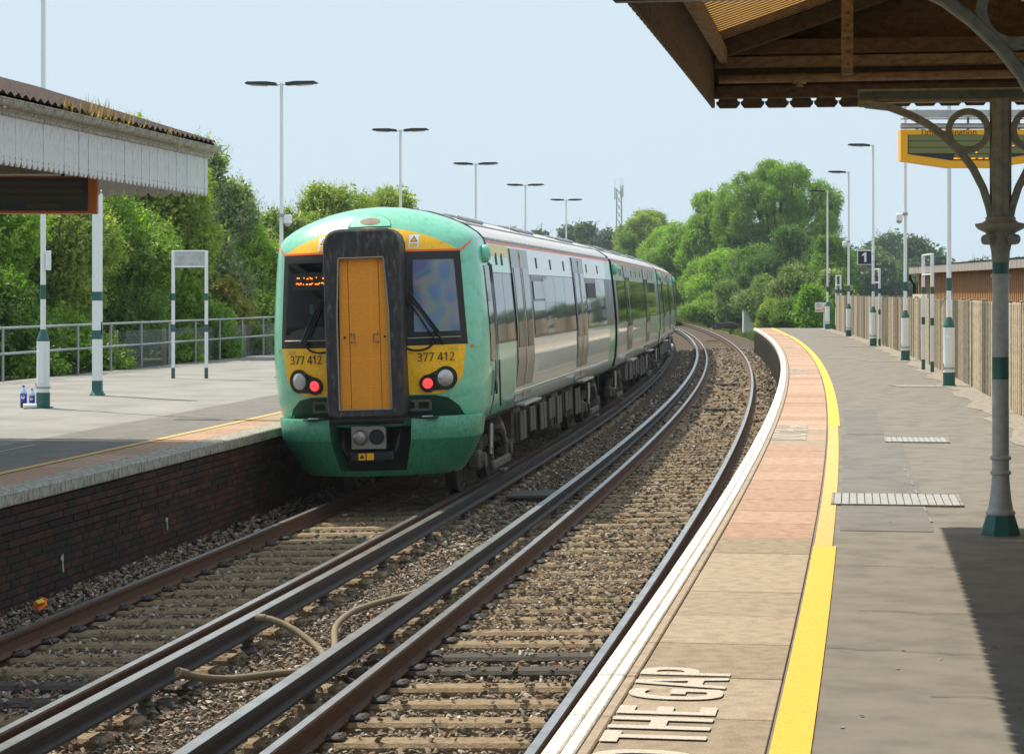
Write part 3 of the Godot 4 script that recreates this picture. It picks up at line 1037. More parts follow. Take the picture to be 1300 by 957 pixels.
func shell(st: SurfaceTool, s0: float, s1: float, y0: float, y1: float) -> void:
	var ys := [y0]
	for o in OUT:
		if o.y > y0 + 0.001 and o.y < y1 - 0.001:
			ys.append(o.y)
	ys.append(y1)
	st.set_smooth_group(1)
	for sd in [-1.0, 1.0]:
		for i in ys.size() - 1:
			quad(st, Vector3(sd * xw(ys[i]), ys[i], -s0), Vector3(sd * xw(ys[i]), ys[i], -s1), Vector3(sd * xw(ys[i + 1]), ys[i + 1], -s1), Vector3(sd * xw(ys[i + 1]), ys[i + 1], -s0))
	st.set_smooth_group(-1)

func roof(st: SurfaceTool, s0: float, s1: float) -> void:
	st.set_smooth_group(1)
	for sd in [-1.0, 1.0]:
		for i in range(8, OUT.size() - 1):
			var a: Vector2 = OUT[i]
			var b: Vector2 = OUT[i + 1]
			quad(st, Vector3(sd * a.x, a.y, -s0), Vector3(sd * a.x, a.y, -s1), Vector3(sd * b.x, b.y, -s1), Vector3(sd * b.x, b.y, -s0))
	st.set_smooth_group(-1)
	for sd in [-1.0, 1.0]:
		box(st, Vector3(sd * 1.275, 3.345, -(s0 + s1) * 0.5), Vector3(0.05, 0.025, s1 - s0))
		for r in [[1.0, 3.555], [0.55, 3.715]]:
			box(st, Vector3(sd * r[0], r[1], -(s0 + s1) * 0.5), Vector3(0.03, 0.02, s1 - s0))

func end_wall(st: SurfaceTool, s: float) -> void:
	for i in ring.size():
		tri(st, Vector3(CEN.x, CEN.y, -s), Vector3(ring[i].x, ring[i].y, -s), Vector3(ring[(i + 1) % ring.size()].x, ring[(i + 1) % ring.size()].y, -s))

func bogie(parent: Node, s: float) -> void:
	var b := Node3D.new()
	b.name = numbered(parent, "bogie")
	parent.add_child(b)
	b.position = Vector3(0, 0, -s)
	var st := S()
	for sd in [-1.0, 1.0]:
		cbox(st, Vector3(sd * 1.0, 0.62, 0), Vector3(0.14, 0.16, 1.5), 0.03)
		for e in [-1.0, 1.0]:
			cbox(st, Vector3(sd * 1.0, 0.55, e * 0.98), Vector3(0.14, 0.14, 0.7), 0.03, Basis(Vector3.RIGHT, e * 0.28))
	cbox(st, Vector3(0, 0.66, 0), Vector3(2.0, 0.2, 0.4), 0.03)
	part(b, "frame", st, M.under)
	for e in [-1.0, 1.0]:
		st = S()
		rod(st, Vector3(-0.95, 0.42, e * 1.3), Vector3(0.95, 0.42, e * 1.3), 0.08, 10)
		part(b, "axle", st, M.under)
		for sd in [-1.0, 1.0]:
			st = S()
			lathe(st, [Vector2(0.0, 0.06), Vector2(0.2, 0.055), Vector2(0.34, 0.05), Vector2(0.34, 0.065), Vector2(0.42, 0.06), Vector2(0.42, -0.045), Vector2(0.45, -0.05), Vector2(0.45, -0.075), Vector2(0.0, -0.07)], Vector3(sd * 0.76, 0.42, e * 1.3), 28, Basis(Vector3.BACK, -sd * PI / 2))
			part(b, "wheel", st, M.under)
			st = S()
			cbox(st, Vector3(sd * 1.02, 0.42, e * 1.3), Vector3(0.22, 0.26, 0.3), 0.05)
			lathe(st, [Vector2(0.0, 0.06), Vector2(0.1, 0.05), Vector2(0.11, 0.0)], Vector3(sd * 1.12, 0.42, e * 1.3), 14, Basis(Vector3.BACK, -sd * PI / 2))
			part(b, "axle_box", st, M.under_grey)
			st = S()
			for q in [-0.22, 0.22]:
				for r in 5:
					var yy := 0.5 + r * 0.045
					lathe(st, [Vector2(0.045, yy - 0.012), Vector2(0.062, yy), Vector2(0.045, yy + 0.012)], Vector3(sd * 1.02, 0, e * 1.3 + q), 10)
			part(b, "coil_spring", st, M.under_grey)
	for sd in [-1.0, 1.0]:
		st = S()
		lathe(st, [Vector2(0.0, 0.98), Vector2(0.2, 0.97), Vector2(0.26, 0.9), Vector2(0.24, 0.82), Vector2(0.27, 0.76), Vector2(0.22, 0.7), Vector2(0.0, 0.69)], Vector3(sd * 0.95, 0, 0), 18)
		part(b, "air_spring", st, M.under)
		st = S()
		rod(st, Vector3(sd * 1.14, 0.52, -0.75), Vector3(sd * 1.14, 0.88, -0.1), 0.045, 8)
		rod(st, Vector3(sd * 1.14, 0.66, -0.5), Vector3(sd * 1.14, 0.84, -0.17), 0.065, 8)
		rod(st, Vector3(sd * 1.14, 0.45, 0.72), Vector3(sd * 1.14, 0.86, 0.6), 0.04, 8)
		part(b, "damper", st, M.steel)
		# collector shoe beam
		st = S()
		cbox(st, Vector3(sd * 1.18, 0.3, 0), Vector3(0.07, 0.12, 1.7), 0.02)
		cbox(st, Vector3(sd * 1.24, 0.2, 0.2), Vector3(0.1, 0.05, 0.3), 0.015)
		cbox(st, Vector3(sd * 1.16, 0.42, 0.7), Vector3(0.05, 0.25, 0.06), 0.01)
		cbox(st, Vector3(sd * 1.16, 0.42, -0.7), Vector3(0.05, 0.25, 0.06), 0.01)
		part(b, "shoe_beam", st, M.under_grey)

func carriage(k: int, s_nose: float) -> void:
	var labels := ["rear cab carriage of the train with yellow front, gangway door and red tail lights", "second carriage, coupled directly ahead of the rear cab carriage", "third carriage, between the second carriage and the leading carriage", "leading carriage, farthest round the curve and partly hidden"]
	var t := thing("railway_carriage", labels[k], "train carriage", "carriages of the green and white train")
	var pa := pt(s_nose + 3.2, -LSP - 0.06, cy(-LSP))
	var pb := pt(s_nose + 17.0, -LSP - 0.06, cy(-LSP))
	var d := (pb - pa).normalized()
	var a := atan2(d.x, -d.z)
	t.transform = Transform3D(Basis(Vector3.UP, -a) * Basis(Vector3.BACK, CANT), pa - d * 3.2)
	var s0 := 0.0
	var st := S()
	if k == 0:
		cab(t)
		s0 = 1.45
	else:
		end_wall(st, 0.0)
		part(t, "end_wall", st, M.black)
		s0 = 0.0
	st = S()
	end_wall(st, LEN)
	box(st, Vector3(0, 2.2, -LEN - 0.25), Vector3(1.1, 2.2, 0.5))
	part(t, "rear_gangway", st, M.black_rubber)
	# body sides
	var g0 := 0.5 if k > 0 else 3.6
	st = S()
	shell(st, g0, LEN - 1.35, 0.98, 1.95)
	part(t, "lower_side", st, M.body_white)
	st = S()
	shell(st, s0, LEN, 1.95, 2.9)
	part(t, "window_band", st, M.window_gap)
	st = S()
	shell(st, g0, LEN - 1.35, 2.9, 3.28)
	part(t, "upper_side", st, M.body_white)
	st = S()
	if k == 0:
		shell(st, s0, g0, 0.98, 1.95)
		part(t, "lower_side", st, M.mint, Transform3D.IDENTITY, "mint green lower side panel behind the cab")
		st = S()
		shell(st, s0, g0, 2.9, 3.28)
		part(t, "upper_side", st, M.body_mint, Transform3D.IDENTITY, "pale mint panel above the first window")
		st = S()
		side_patch(st, 1.0, 1.6, 3.55, 3.12, 3.27, 0.004)
		side_patch(st, -1.0, 1.6, 3.55, 3.12, 3.27, 0.004)
		part(t, "cream_panel", st, M.body_cream)
	else:
		shell(st, 0.0, g0, 0.98, 1.95)
		shell(st, 0.0, g0, 2.9, 3.28)
		part(t, "green_end_panel", st, M.mint)
	st = S()
	shell(st, LEN - 1.35, LEN, 0.98, 1.95)
	shell(st, LEN - 1.35, LEN, 2.9, 3.28)
	part(t, "green_end_panel", st, M.mint)
	st = S()
	shell(st, s0, LEN, 3.28, 3.31)
	part(t, "orange_stripe", st, M.orange_stripe)
	st = S()
	shell(st, s0, LEN, 3.31, 3.33)
	roof(st, s0, LEN)
	part(t, "roof", st, M.train_roof)
	# roof pods
	for q in [[2.6, 1.9], [8.0, 2.6], [14.5, 2.6]]:
		st = S()
		var ls: float = q[0]
		var le: float = q[0] + q[1]
		for sd in [-1.0, 1.0]:
			cbox(st, Vector3(sd * 0.62, 3.70, -(ls + le) * 0.5), Vector3(0.12, 0.05, le - ls), 0.015, Basis(Vector3.BACK, -sd * 0.25))
			for j in 3:
				cbox(st, Vector3(sd * 0.8, 3.66, -(ls + (j + 0.5) * q[1] / 3.0)), Vector3(0.16, 0.05, 0.35), 0.015, Basis(Vector3.BACK, -sd * 0.35))
		part(t, "roof_vent", st, M.grey_metal)
	# windows: [start, end, panes]
	var wins := [[1.75, 3.5, 2], [5.85, 11.85, 4], [14.1, 18.0, 2]]
	if k > 0:
		wins[0] = [0.75, 3.5, 2]
	for sd in [-1.0, 1.0]:
		for w in wins:
			var wl: float = (w[1] - w[0]) / w[2]
			for j in w[2]:
				st = S()
				var a0: float = w[0] + j * wl + 0.012
				var a1: float = w[0] + (j + 1) * wl - 0.012
				if k == 0 and w[2] == 4 and j == 0 or k == 0 and w[0] > 14.0 and j == 0:
					# hopper above a fixed pane
					side_patch(st, sd, a0, a1, 2.0, 2.5, 0.006)
					var pane := part(t, "window", st, M.glass_dark)
					st = S()
					side_patch(st, sd, a0 + 0.15, a1 - 0.02, 2.53, 2.80, 0.012)
					part(pane, "hopper_pane", st, M.glass_dark if w[2] == 4 else M.black)
					st = S()
					side_patch(st, sd, a0, a1, 2.835, 2.885, 0.006)
					part(pane, "frame", st, M.grey_metal)
				else:
					side_patch(st, sd, a0, a1, 1.99, 2.885, 0.006)
					part(t, "window", st, M.glass_dark)
		# doors
		for ds in [3.68, 12.0]:
			for j in 2:
				var a0: float = ds + j * 0.97
				var a1: float = a0 + 0.94
				st = S()
				side_patch(st, sd, a0, a1, 1.08, 3.25, 0.018)
				var door := part(t, "door", st, M.door_grey)
				st = S()
				side_patch(st, sd, a0 + 0.14, a1 - 0.14, 1.85, 2.98, 0.022)
				part(door, "pane", st, M.glass_dark)
			st = S()
			side_patch(st, sd, ds + 0.945, ds + 0.985, 1.12, 3.2, 0.03)
			part(t, "door_edge", st, mat(C(214, 180, 70), 0.5))
			st = S()
			cbox(st, Vector3(sd * 1.42, 1.05, -ds - 0.95), Vector3(0.14, 0.04, 2.0), 0.01)
			part(t, "step", st, M.steel)
		# small vents over the windows
		for v in [2.2, 2.75, 6.7, 8.6, 10.6, 14.6, 16.8]:
			st = S()
			side_patch(st, sd, v, v + 0.13, 3.0, 3.16, 0.008)
			part(t, "vent", st, M.black)
		# gold and lower rub lines
		st = S()
		side_patch(st, sd, g0, LEN - 1.4, 1.2, 1.235, 0.012)
		part(t, "rubbing_strip", st, M.body_white)
		# side lamp pod near the front end
		if sd < 0.0:
			continue
		st = S()
		var ps := 1.0 if k == 0 else 0.3
		ellipsoid(st, Vector3(sd * (xw(3.12) + 0.03), 3.13, -ps - 0.06), Vector3(0.085, 0.12, 0.12))
		cbox(st, Vector3(sd * (xw(3.12) - 0.01), 3.13, -ps - 0.16), Vector3(0.08, 0.15, 0.22), 0.02)
		part(t, "camera_pod", st, M.mint)
	if k == 0:
		# cab side door with its dark window strips
		for sd in [-1.0, 1.0]:
			st = S()
			side_patch(st, sd, 1.0, 1.42, 1.75, 2.98, 0.012)
			var dw := part(t, "cab_side_window", st, M.glass_dark)
			st = S()
			side_patch(st, sd, 1.46, 1.53, 1.35, 3.02, 0.02)
			side_patch(st, sd, 1.62, 1.67, 1.3, 3.0, 0.02)
			part(dw, "frame", st, M.black)
			st = S()
			rod(st, Vector3(sd * 1.45, 1.15, -1.42), Vector3(sd * 1.45, 1.75, -1.42), 0.014, 6)
			part(t, "handrail", st, M.dark_green)
	# underframe
	st = S()
	box(st, Vector3(0, 0.99, -(s0 + LEN) * 0.5 - (0.2 if k == 0 else 0.0)), Vector3(2.3, 0.12, LEN - s0 - 0.4))
	part(t, "underframe", st, M.under)
	bogie(t, 3.2)
	bogie(t, 16.9)
	var r := RandomNumberGenerator.new()
	r.seed = 500 + k
	var e0 := 5.2
	while e0 < 14.6:
		var l := r.randf_range(0.6, 1.5)
		var h := r.randf_range(0.42, 0.6)
		var box_n := Node3D.new()
		box_n.name = numbered(t, "equipment_case")
		t.add_child(box_n)
		st = S()
		cbox(st, Vector3(0, 0.94 - h * 0.5, -e0 - l * 0.5), Vector3(2.35 - r.randf() * 0.3, h, l), 0.03)
		part(box_n, "case", st, M.under if r.randf() > 0.4 else M.under_grey)
		for sd in [-1.0, 1.0]:
			for j in 2:
				st = S()
				cbox(st, Vector3(sd * 1.19, 0.93 - h * 0.5, -e0 - l * (0.28 + 0.44 * j)), Vector3(0.03, h * 0.8, l * 0.34), 0.01)
				part(box_n, "cover", st, M.under_grey)
		e0 += l + r.randf_range(0.08, 0.5)

func disc(parent: Node, called: String, p: Vector2, r: float, proud: float, thick: float, m: Material, dome := 0.0) -> void:
	var st := S()
	var b := cab_basis(p)
	var ax := Basis(b.x, b.z, -b.y)
	var pr := [Vector2(0.0, thick + dome), Vector2(r * 0.5, thick + dome * 0.75), Vector2(r * 0.85, thick + dome * 0.25), Vector2(r, thick), Vector2(r, -0.02)]
	lathe(st, pr, cab_p(p, proud), 24, ax)
	part(parent, called, st, m)

func front_text(parent: Node, called: String, txt: String, p: Vector2, h: float, m: Material) -> void:
	var font := SystemFont.new()
	font.font_names = PackedStringArray(["Droid Sans"])
	var tm := TextMesh.new()
	tm.text = txt
	tm.font = font
	tm.font_size = 32
	tm.pixel_size = h / 23.0
	tm.depth = 0.004
	part(parent, called, tm, m, Transform3D(cab_basis(p), cab_p(p, 0.012)))

func rect(x0: float, x1: float, y0: float, y1: float) -> Array:
	return [Vector2(x0, y0), Vector2(x1, y0), Vector2(x1, y1), Vector2(x0, y1)]

func cab(t: Node3D) -> void:
	# the moulded green cab shell
	var st := S()
	st.set_smooth_group(1)
	var n := 96
	var loop := []
	for i in n:
		var a := TAU * i / n
		loop.append(ray(ring, CEN, Vector2(cos(a), sin(a))))
	var ts := [0.0, 0.25, 0.45, 0.6, 0.7, 0.78, 0.85, 0.9, 0.94, 0.97, 0.99, 1.0]
	for i in n:
		var o: Vector2 = loop[i]
		var q: Vector2 = loop[(i + 1) % n]
		for j in ts.size() - 1:
			var A := CEN.lerp(o, ts[j]); var B := CEN.lerp(q, ts[j])
			var D := CEN.lerp(q, ts[j + 1]); var E := CEN.lerp(o, ts[j + 1])
			var pa := Vector3(A.x, A.y, -cab_depth(o, ts[j])); var pb := Vector3(B.x, B.y, -cab_depth(q, ts[j]))
			var pd := Vector3(D.x, D.y, -cab_depth(q, ts[j + 1])); var pe := Vector3(E.x, E.y, -cab_depth(o, ts[j + 1]))
			if j == 0:
				tri(st, pa, pd, pe)
			else:
				quad(st, pa, pb, pd, pe)
		quad(st, Vector3(o.x, o.y, -cab_depth(o, 1.0)), Vector3(q.x, q.y, -cab_depth(q, 1.0)), Vector3(q.x, q.y, -1.45), Vector3(o.x, o.y, -1.45))
	part(t, "cab_shell", st, M.mint)
	# black seam where the cab meets the roof
	st = S()
	for i in range(8, OUT.size() - 1):
		for sd in [-1.0, 1.0]:
			rod(st, Vector3(sd * OUT[i].x, OUT[i].y, -1.45), Vector3(sd * OUT[i + 1].x, OUT[i + 1].y, -1.45), 0.014, 6)
	part(t, "roof_seam", st, M.black)
	# seams of the cab shell and small hatches on its sides
	st = S()
	for i in 7:
		for sd in [-1.0, 1.0]:
			rod(st, Vector3(sd * OUT[i + 1].x, OUT[i + 1].y, -1.45), Vector3(sd * OUT[i + 2].x, OUT[i + 2].y, -1.45), 0.008, 5)
	part(t, "side_seam", st, M.dark_green)
	for sd in [-1.0, 1.0]:
		st = S()
		side_patch(st, sd, 1.18, 1.3, 1.3, 1.62, 0.006)
		part(t, "side_hatch", st, M.mint_low)
		st = S()
		lathe(st, [Vector2(0.0, 0.012), Vector2(0.04, 0.01), Vector2(0.045, 0.0)], Vector3(sd * 1.385, 1.72, -1.0), 12, Basis(Vector3.BACK, -sd * PI / 2))
		part(t, "lock_cover", st, M.mint_low)
	# windscreens, both yellow fields, painted recess shade and number panels
	for sd in [-1.0, 1.0]:
		var X := func(arr: Array) -> Array:
			var out := []
			for v in arr:
				out.append(Vector2(v.x * sd, v.y))
			if sd < 0:
				out.reverse()
			return out
		var surround := cab_patch(t, "windscreen_surround", X.call([Vector2(0.44, 1.99), Vector2(1.2, 1.99), Vector2(1.13, 3.165), Vector2(0.44, 3.165)]), 0.006, M.black)
		var g := cab_patch(t, "windscreen", X.call([Vector2(0.58, 2.16), Vector2(1.12, 2.16), Vector2(1.06, 3.06), Vector2(0.58, 3.06)]), 0.012, M.rainbow_reflection if sd > 0 else M.cab_glass)
		if sd < 0:
			g.set_meta("label", "dark windscreen with an orange destination display behind it")
			var disp := cab_patch(g, "destination_display", X.call([Vector2(0.5, 2.72), Vector2(1.0, 2.72), Vector2(0.98, 2.94), Vector2(0.5, 2.94)]), 0.014, M.black)
			st = S()
			var rr := RandomNumberGenerator.new()
			rr.seed = 3
			for row in 2:
				for i in 30:
					if rr.randf() < [0.35, 0.85][row]:
						var p := Vector2(-0.52 - i * 0.0145, 2.865 - row * 0.07 + (rr.randi() % 2) * 0.012)
						var b := cab_basis(p)
						box(st, cab_p(p, 0.019), Vector3(0.011, 0.016, 0.004), b)
			part(g, "led_dots", st, M.led)
			cab_patch(g, "cab_desk", X.call([Vector2(0.5, 2.1), Vector2(1.1, 2.1), Vector2(1.02, 2.2), Vector2(0.8, 2.26), Vector2(0.5, 2.25)]), 0.015, M.dark_metal)
			cab_patch(g, "notice", X.call([Vector2(0.7, 2.42), Vector2(0.76, 2.42), Vector2(0.76, 2.54), Vector2(0.7, 2.54)]), 0.015, M.dark_green)
		else:
			g.set_meta("label", "windscreen showing blue and violet rainbow tints")
		cab_patch(t, "upper_yellow_panel", X.call([Vector2(0.0, 3.185), Vector2(1.10, 3.185), Vector2(0.98, 3.26), Vector2(0.8, 3.345), Vector2(0.55, 3.425), Vector2(0.3, 3.47), Vector2(0.0, 3.485)]), 0.006, M.front_yellow)
		cab_patch(t, "orange_stripe", X.call([Vector2(0.45, 3.165), Vector2(1.14, 3.165), Vector2(1.12, 3.19), Vector2(0.45, 3.19)]), 0.009, M.orange_stripe)
		cab_patch(t, "orange_stripe", X.call([Vector2(1.115, 3.165), Vector2(1.15, 3.165), Vector2(1.245, 3.285), Vector2(1.245, 3.31)]), 0.009, M.orange_stripe)
		cab_patch(t, "lower_yellow_panel", X.call([Vector2(0.44, 1.38), Vector2(0.8, 1.38), Vector2(0.92, 1.40), Vector2(1.05, 1.47), Vector2(1.13, 1.6), Vector2(1.18, 1.99), Vector2(0.44, 1.99)]), 0.006, M.front_yellow)
		cab_patch(t, "painted_recess_shade", X.call([Vector2(0.44, 1.1), Vector2(1.12, 1.1), Vector2(1.07, 1.22), Vector2(0.95, 1.33), Vector2(0.8, 1.365), Vector2(0.44, 1.37)]), 0.004, M.dark_green)  # flat dark green patch: shade of the lower arch painted on, no hollow
		front_text(t, "unit_number", "377 412", Vector2(sd * 0.83, 1.84), 0.1, M.black)
		# warning notices
		var nt := cab_patch(t, "warning_notice", X.call([Vector2(0.52, 3.21), Vector2(0.64, 3.21), Vector2(0.64, 3.38), Vector2(0.52, 3.38)]), 0.010, M.sign_white)
		var triangle := [Vector2(0.535, 3.29), Vector2(0.625, 3.29), Vector2(0.58, 3.37)]
		cab_patch(nt, "triangle_edge", X.call(triangle), 0.0125, M.black)
		cab_patch(nt, "triangle", X.call([Vector2(0.551, 3.299), Vector2(0.609, 3.299), Vector2(0.58, 3.352)]), 0.0145, M.sign_yellow)
		cab_patch(nt, "flash", X.call([Vector2(0.577, 3.302), Vector2(0.586, 3.322), Vector2(0.579, 3.324), Vector2(0.586, 3.345), Vector2(0.574, 3.32), Vector2(0.580, 3.318)]), 0.0165, M.black)
		cab_patch(nt, "text_block", X.call([Vector2(0.535, 3.225), Vector2(0.625, 3.225), Vector2(0.625, 3.27), Vector2(0.535, 3.27)]), 0.0125, M.sign_yellow)
		cab_patch(t, "data_plate", X.call([Vector2(0.98, 1.91), Vector2(1.09, 1.91), Vector2(1.09, 1.97), Vector2(0.98, 1.97)]), 0.009, M.yellow_line)
		# sticker on the corner
		cab_patch(t, "corner_sticker", X.call([Vector2(1.23, 1.94), Vector2(1.26, 1.94), Vector2(1.26, 1.975), Vector2(1.23, 1.975)]), 0.008, M.orange_stripe)
		# lamp cluster
		var lc := Node3D.new()
		lc.name = numbered(t, "lamp_cluster")
		t.add_child(lc)
		disc(lc, "housing", Vector2(sd * 0.93, 1.575), 0.15, 0.0, 0.03, M.black)
		disc(lc, "housing", Vector2(sd * 0.72, 1.515), 0.112, 0.0, 0.03, M.black)
		cab_patch(lc, "housing", X.call([Vector2(0.72, 1.42), Vector2(0.93, 1.43), Vector2(0.93, 1.715), Vector2(0.72, 1.62)]), 0.026, M.black)
		disc(lc, "headlight_lens", Vector2(sd * 0.93, 1.575), 0.105, 0.03, 0.01, M.lens if sd > 0 else M.sign_panel, 0.03)
		disc(lc, "tail_light", Vector2(sd * 0.72, 1.515), 0.066, 0.03, 0.008, M.led_red, 0.015)
		for i in 7:
			var an := TAU * i / 7.0
			disc(lc, "screw", Vector2(sd * 0.93, 1.575) + Vector2(cos(an), sin(an)) * 0.13, 0.007, 0.03, 0.004, M.steel)
		# wiper: arm pair and blade, plus the black hose loop below
		var wp := Node3D.new()
		wp.name = numbered(t, "wiper")
		t.add_child(wp)
		st = S()
		var piv := Vector2(sd * 0.92, 2.04) if sd > 0 else Vector2(-0.82, 2.06)
		var tip := Vector2(0.53, 2.62) if sd > 0 else Vector2(-0.57, 2.6)
		for o in [Vector2.ZERO, Vector2(-0.07, -0.02)]:
			rod(st, cab_p(piv + o, 0.05), cab_p(tip + o * 0.5, 0.06), 0.011, 6)
		lathe(st, [Vector2(0.0, 0.07), Vector2(0.03, 0.06), Vector2(0.035, 0.0)], cab_p(piv, 0.01), 10, Basis(Vector3.RIGHT, PI / 2))
		part(wp, "arm", st, M.black)
		st = S()
		var mid := piv.lerp(tip, 0.62)
		var dr := (tip - piv).normalized()
		rod(st, cab_p(mid - dr * 0.3 + Vector2(0.03, 0), 0.03), cab_p(mid + dr * 0.3 + Vector2(0.03, 0), 0.03), 0.014, 6)
		part(wp, "blade", st, M.black)
		st = S()
		var lp := []
		var lc0 := Vector2(sd * 0.62, 2.02)
		for i in 15:
			var an := PI * 0.9 + PI * 1.15 * i / 14.0
			lp.append(cab_p(lc0 + Vector2(cos(an) * 0.16 * 1.15, sin(an) * 0.1 + 0.01), 0.05))
		tube(st, lp, [0.014], 6)
		part(wp, "hose_loop", st, M.black)
		st = S()
		rod(st, cab_p(Vector2(sd * 0.5, 2.085), 0.04), cab_p(Vector2(sd * 0.8, 2.085), 0.04), 0.009, 6)
		rod(st, cab_p(Vector2(sd * 0.8, 2.085), 0.04), cab_p(Vector2(sd * 1.13, 2.085), 0.04), 0.009, 6)
		part(t, "handrail", st, M.steel)
		# lower latch bracket
		st = S()
		for yy in [1.19, 1.30]:
			box(st, Vector3(sd * 0.62, yy, -cab_s(Vector2(0.62, 1.25)) + 0.06), Vector3(0.26, 0.03, 0.06))
		box(st, Vector3(sd * 0.74, 1.245, -cab_s(Vector2(0.7, 1.25)) + 0.06), Vector3(0.03, 0.1, 0.05))
		box(st, Vector3(sd * 0.57, 1.245, -cab_s(Vector2(0.6, 1.25)) + 0.06), Vector3(0.05, 0.1, 0.05))
		part(t, "latch_bracket", st, M.under_grey)
	# roof dome panel
	var dome := []
	for i in 25:
		var a := PI * i / 24.0
		dome.append(Vector2(cos(a) * 0.28, 3.495 + sin(a) * 0.165))
	cab_patch(t, "dome_panel_edge", dome, 0.006, M.dark_green, 0.04)
	var dome2 := []
	for v in dome:
		dome2.append(Vector2(v.x * 0.955, 3.502 + (v.y - 3.495) * 0.93))
	cab_patch(t, "dome_panel", dome2, 0.010, M.mint, 0.04)
	var ov := []
	for i in 20:
		ov.append(Vector2(cos(TAU * i / 20.0) * 0.13, 3.57 + sin(TAU * i / 20.0) * 0.045))
	cab_patch(t, "dome_badge", ov, 0.014, M.slab_buff[0], 0.04)
	# gangway
	var gw := Node3D.new()
	gw.name = numbered(t, "gangway")
	t.add_child(gw)
	var outer := PackedVector2Array()
	for c in [[0.285, 3.26, 0.2, 0.0], [-0.285, 3.26, 0.2, 0.5], [-0.445, 1.16, 0.04, 1.0], [0.445, 1.16, 0.04, 1.5]]:
		for i in 7:
			var a: float = PI * (c[3] + 0.5 * i / 6.0)
			outer.append(Vector2(c[0] + cos(a) * c[2], c[1] + sin(a) * c[2]))
	var inner := PackedVector2Array([Vector2(0.275, 3.10), Vector2(-0.295, 3.10), Vector2(-0.33, 2.4), Vector2(-0.33, 1.22), Vector2(0.325, 1.22), Vector2(0.32, 2.4)])
	st = S()
	var N := 120
	for i in N:
		var qs := []
		for j in [i, i + 1]:
			var a: float = TAU * j / N
			var dv := Vector2(cos(a), sin(a))
			qs.append([ray(outer, CEN, dv), ray(inner, CEN, dv)])
		var P := func(v: Vector2, s: float) -> Vector3: return Vector3(v.x, v.y, -s)
		var o0: Vector2 = qs[0][0]; var o1: Vector2 = qs[1][0]; var i0: Vector2 = qs[0][1]; var i1: Vector2 = qs[1][1]
		var oi0 := CEN + (o0 - CEN) * 0.975; var oi1 := CEN + (o1 - CEN) * 0.975
		st.set_smooth_group(3)
		quad(st, P.call(oi0, -0.28), P.call(oi1, -0.28), P.call(i1, -0.27), P.call(i0, -0.27))
		st.set_smooth_group(4)
		quad(st, P.call(o0, -0.26), P.call(o1, -0.26), P.call(oi1, -0.28), P.call(oi0, -0.28))
		st.set_smooth_group(5)
		quad(st, P.call(o0, -0.26), P.call(o1, -0.26), P.call(o1, 0.12), P.call(o0, 0.12))
		st.set_smooth_group(6)
		quad(st, P.call(i0, -0.27), P.call(i1, -0.27), P.call(i1, -0.15), P.call(i0, -0.15))
	part(gw, "rubber_frame", st, M.black_rubber)
	# thin bright edging round the door
	st = S()
	for i in inner.size():
		var a := inner[i]
		var b := inner[(i + 1) % inner.size()]
		rod(st, Vector3(a.x, a.y, 0.275), Vector3(b.x, b.y, 0.275), 0.012, 6)
	part(gw, "metal_edging", st, M.steel)
	for pn in [[-0.31, -0.195, 0.0], [-0.187, 0.19, 0.0], [0.198, 0.31, 0.0]]:
		st = S()
		var poly := PackedVector2Array([Vector2(pn[0] - (0.02 if pn[0] < -0.3 else 0.0), 1.21), Vector2(pn[1] + (0.02 if pn[1] > 0.3 else 0.0), 1.21), Vector2(pn[1] - (0.03 if pn[1] > 0.3 else 0.0), 3.11), Vector2(pn[0] + (0.012 if pn[0] < -0.3 else 0.0), 3.11)])
		prism(st, poly, Transform3D(Basis.IDENTITY, Vector3(0, 0, 0.19)), 0.04)
		var dp := part(gw, "door_panel", st, M.door_orange)
		if pn[0] > -0.2 and pn[0] < 0.0:
			for sd in [-1.0, 1.0]:
				st = S()
				tube(st, [Vector3(sd * 0.17, 2.16, 0.21), Vector3(sd * 0.17, 2.16, 0.25), Vector3(sd * 0.12, 2.16, 0.25), Vector3(sd * 0.12, 2.06, 0.25), Vector3(sd * 0.17, 2.06, 0.25), Vector3(sd * 0.17, 2.06, 0.21)], [0.011], 6)
				part(dp, "handle", st, M.steel)
		else:
			st = S()
			lathe(st, [Vector2(0.0, 0.015), Vector2(0.014, 0.012), Vector2(0.016, 0.0)], Vector3((pn[0] + pn[1]) * 0.5, 2.12, 0.21), 10, Basis(Vector3.RIGHT, PI / 2))
			part(dp, "keyhole", st, M.dark_metal)
	st = S()
	box(st, Vector3(0, 2.2, 0.15), Vector3(0.75, 2.1, 0.01))
	part(gw, "backing", st, M.black)
	st = S()
	rod(st, Vector3(-0.46, 1.085, 0.2), Vector3(0.46, 1.085, 0.2), 0.05, 12)
	part(gw, "buffing_roller", st, M.black)
	# bumper valance: two sides and a bottom bar round the coupler opening
	var lev := [[1.10, 1.30, 0.02], [1.08, 1.305, 0.0], [0.84, 1.275, 0.0], [0.82, 1.265, 0.01], [0.6, 1.15, 0.07], [0.42, 1.03, 0.14], [0.37, 0.98, 0.17]]
	var bs := func(f: float, L: Array) -> Vector3:
		var x: float = f * L[1]
		return Vector3(x, L[0], -(0.75 * (1.0 - sqrt(max(0.0, 1.0 - pow(abs(f), 2.6)))) + L[2] - 0.06))
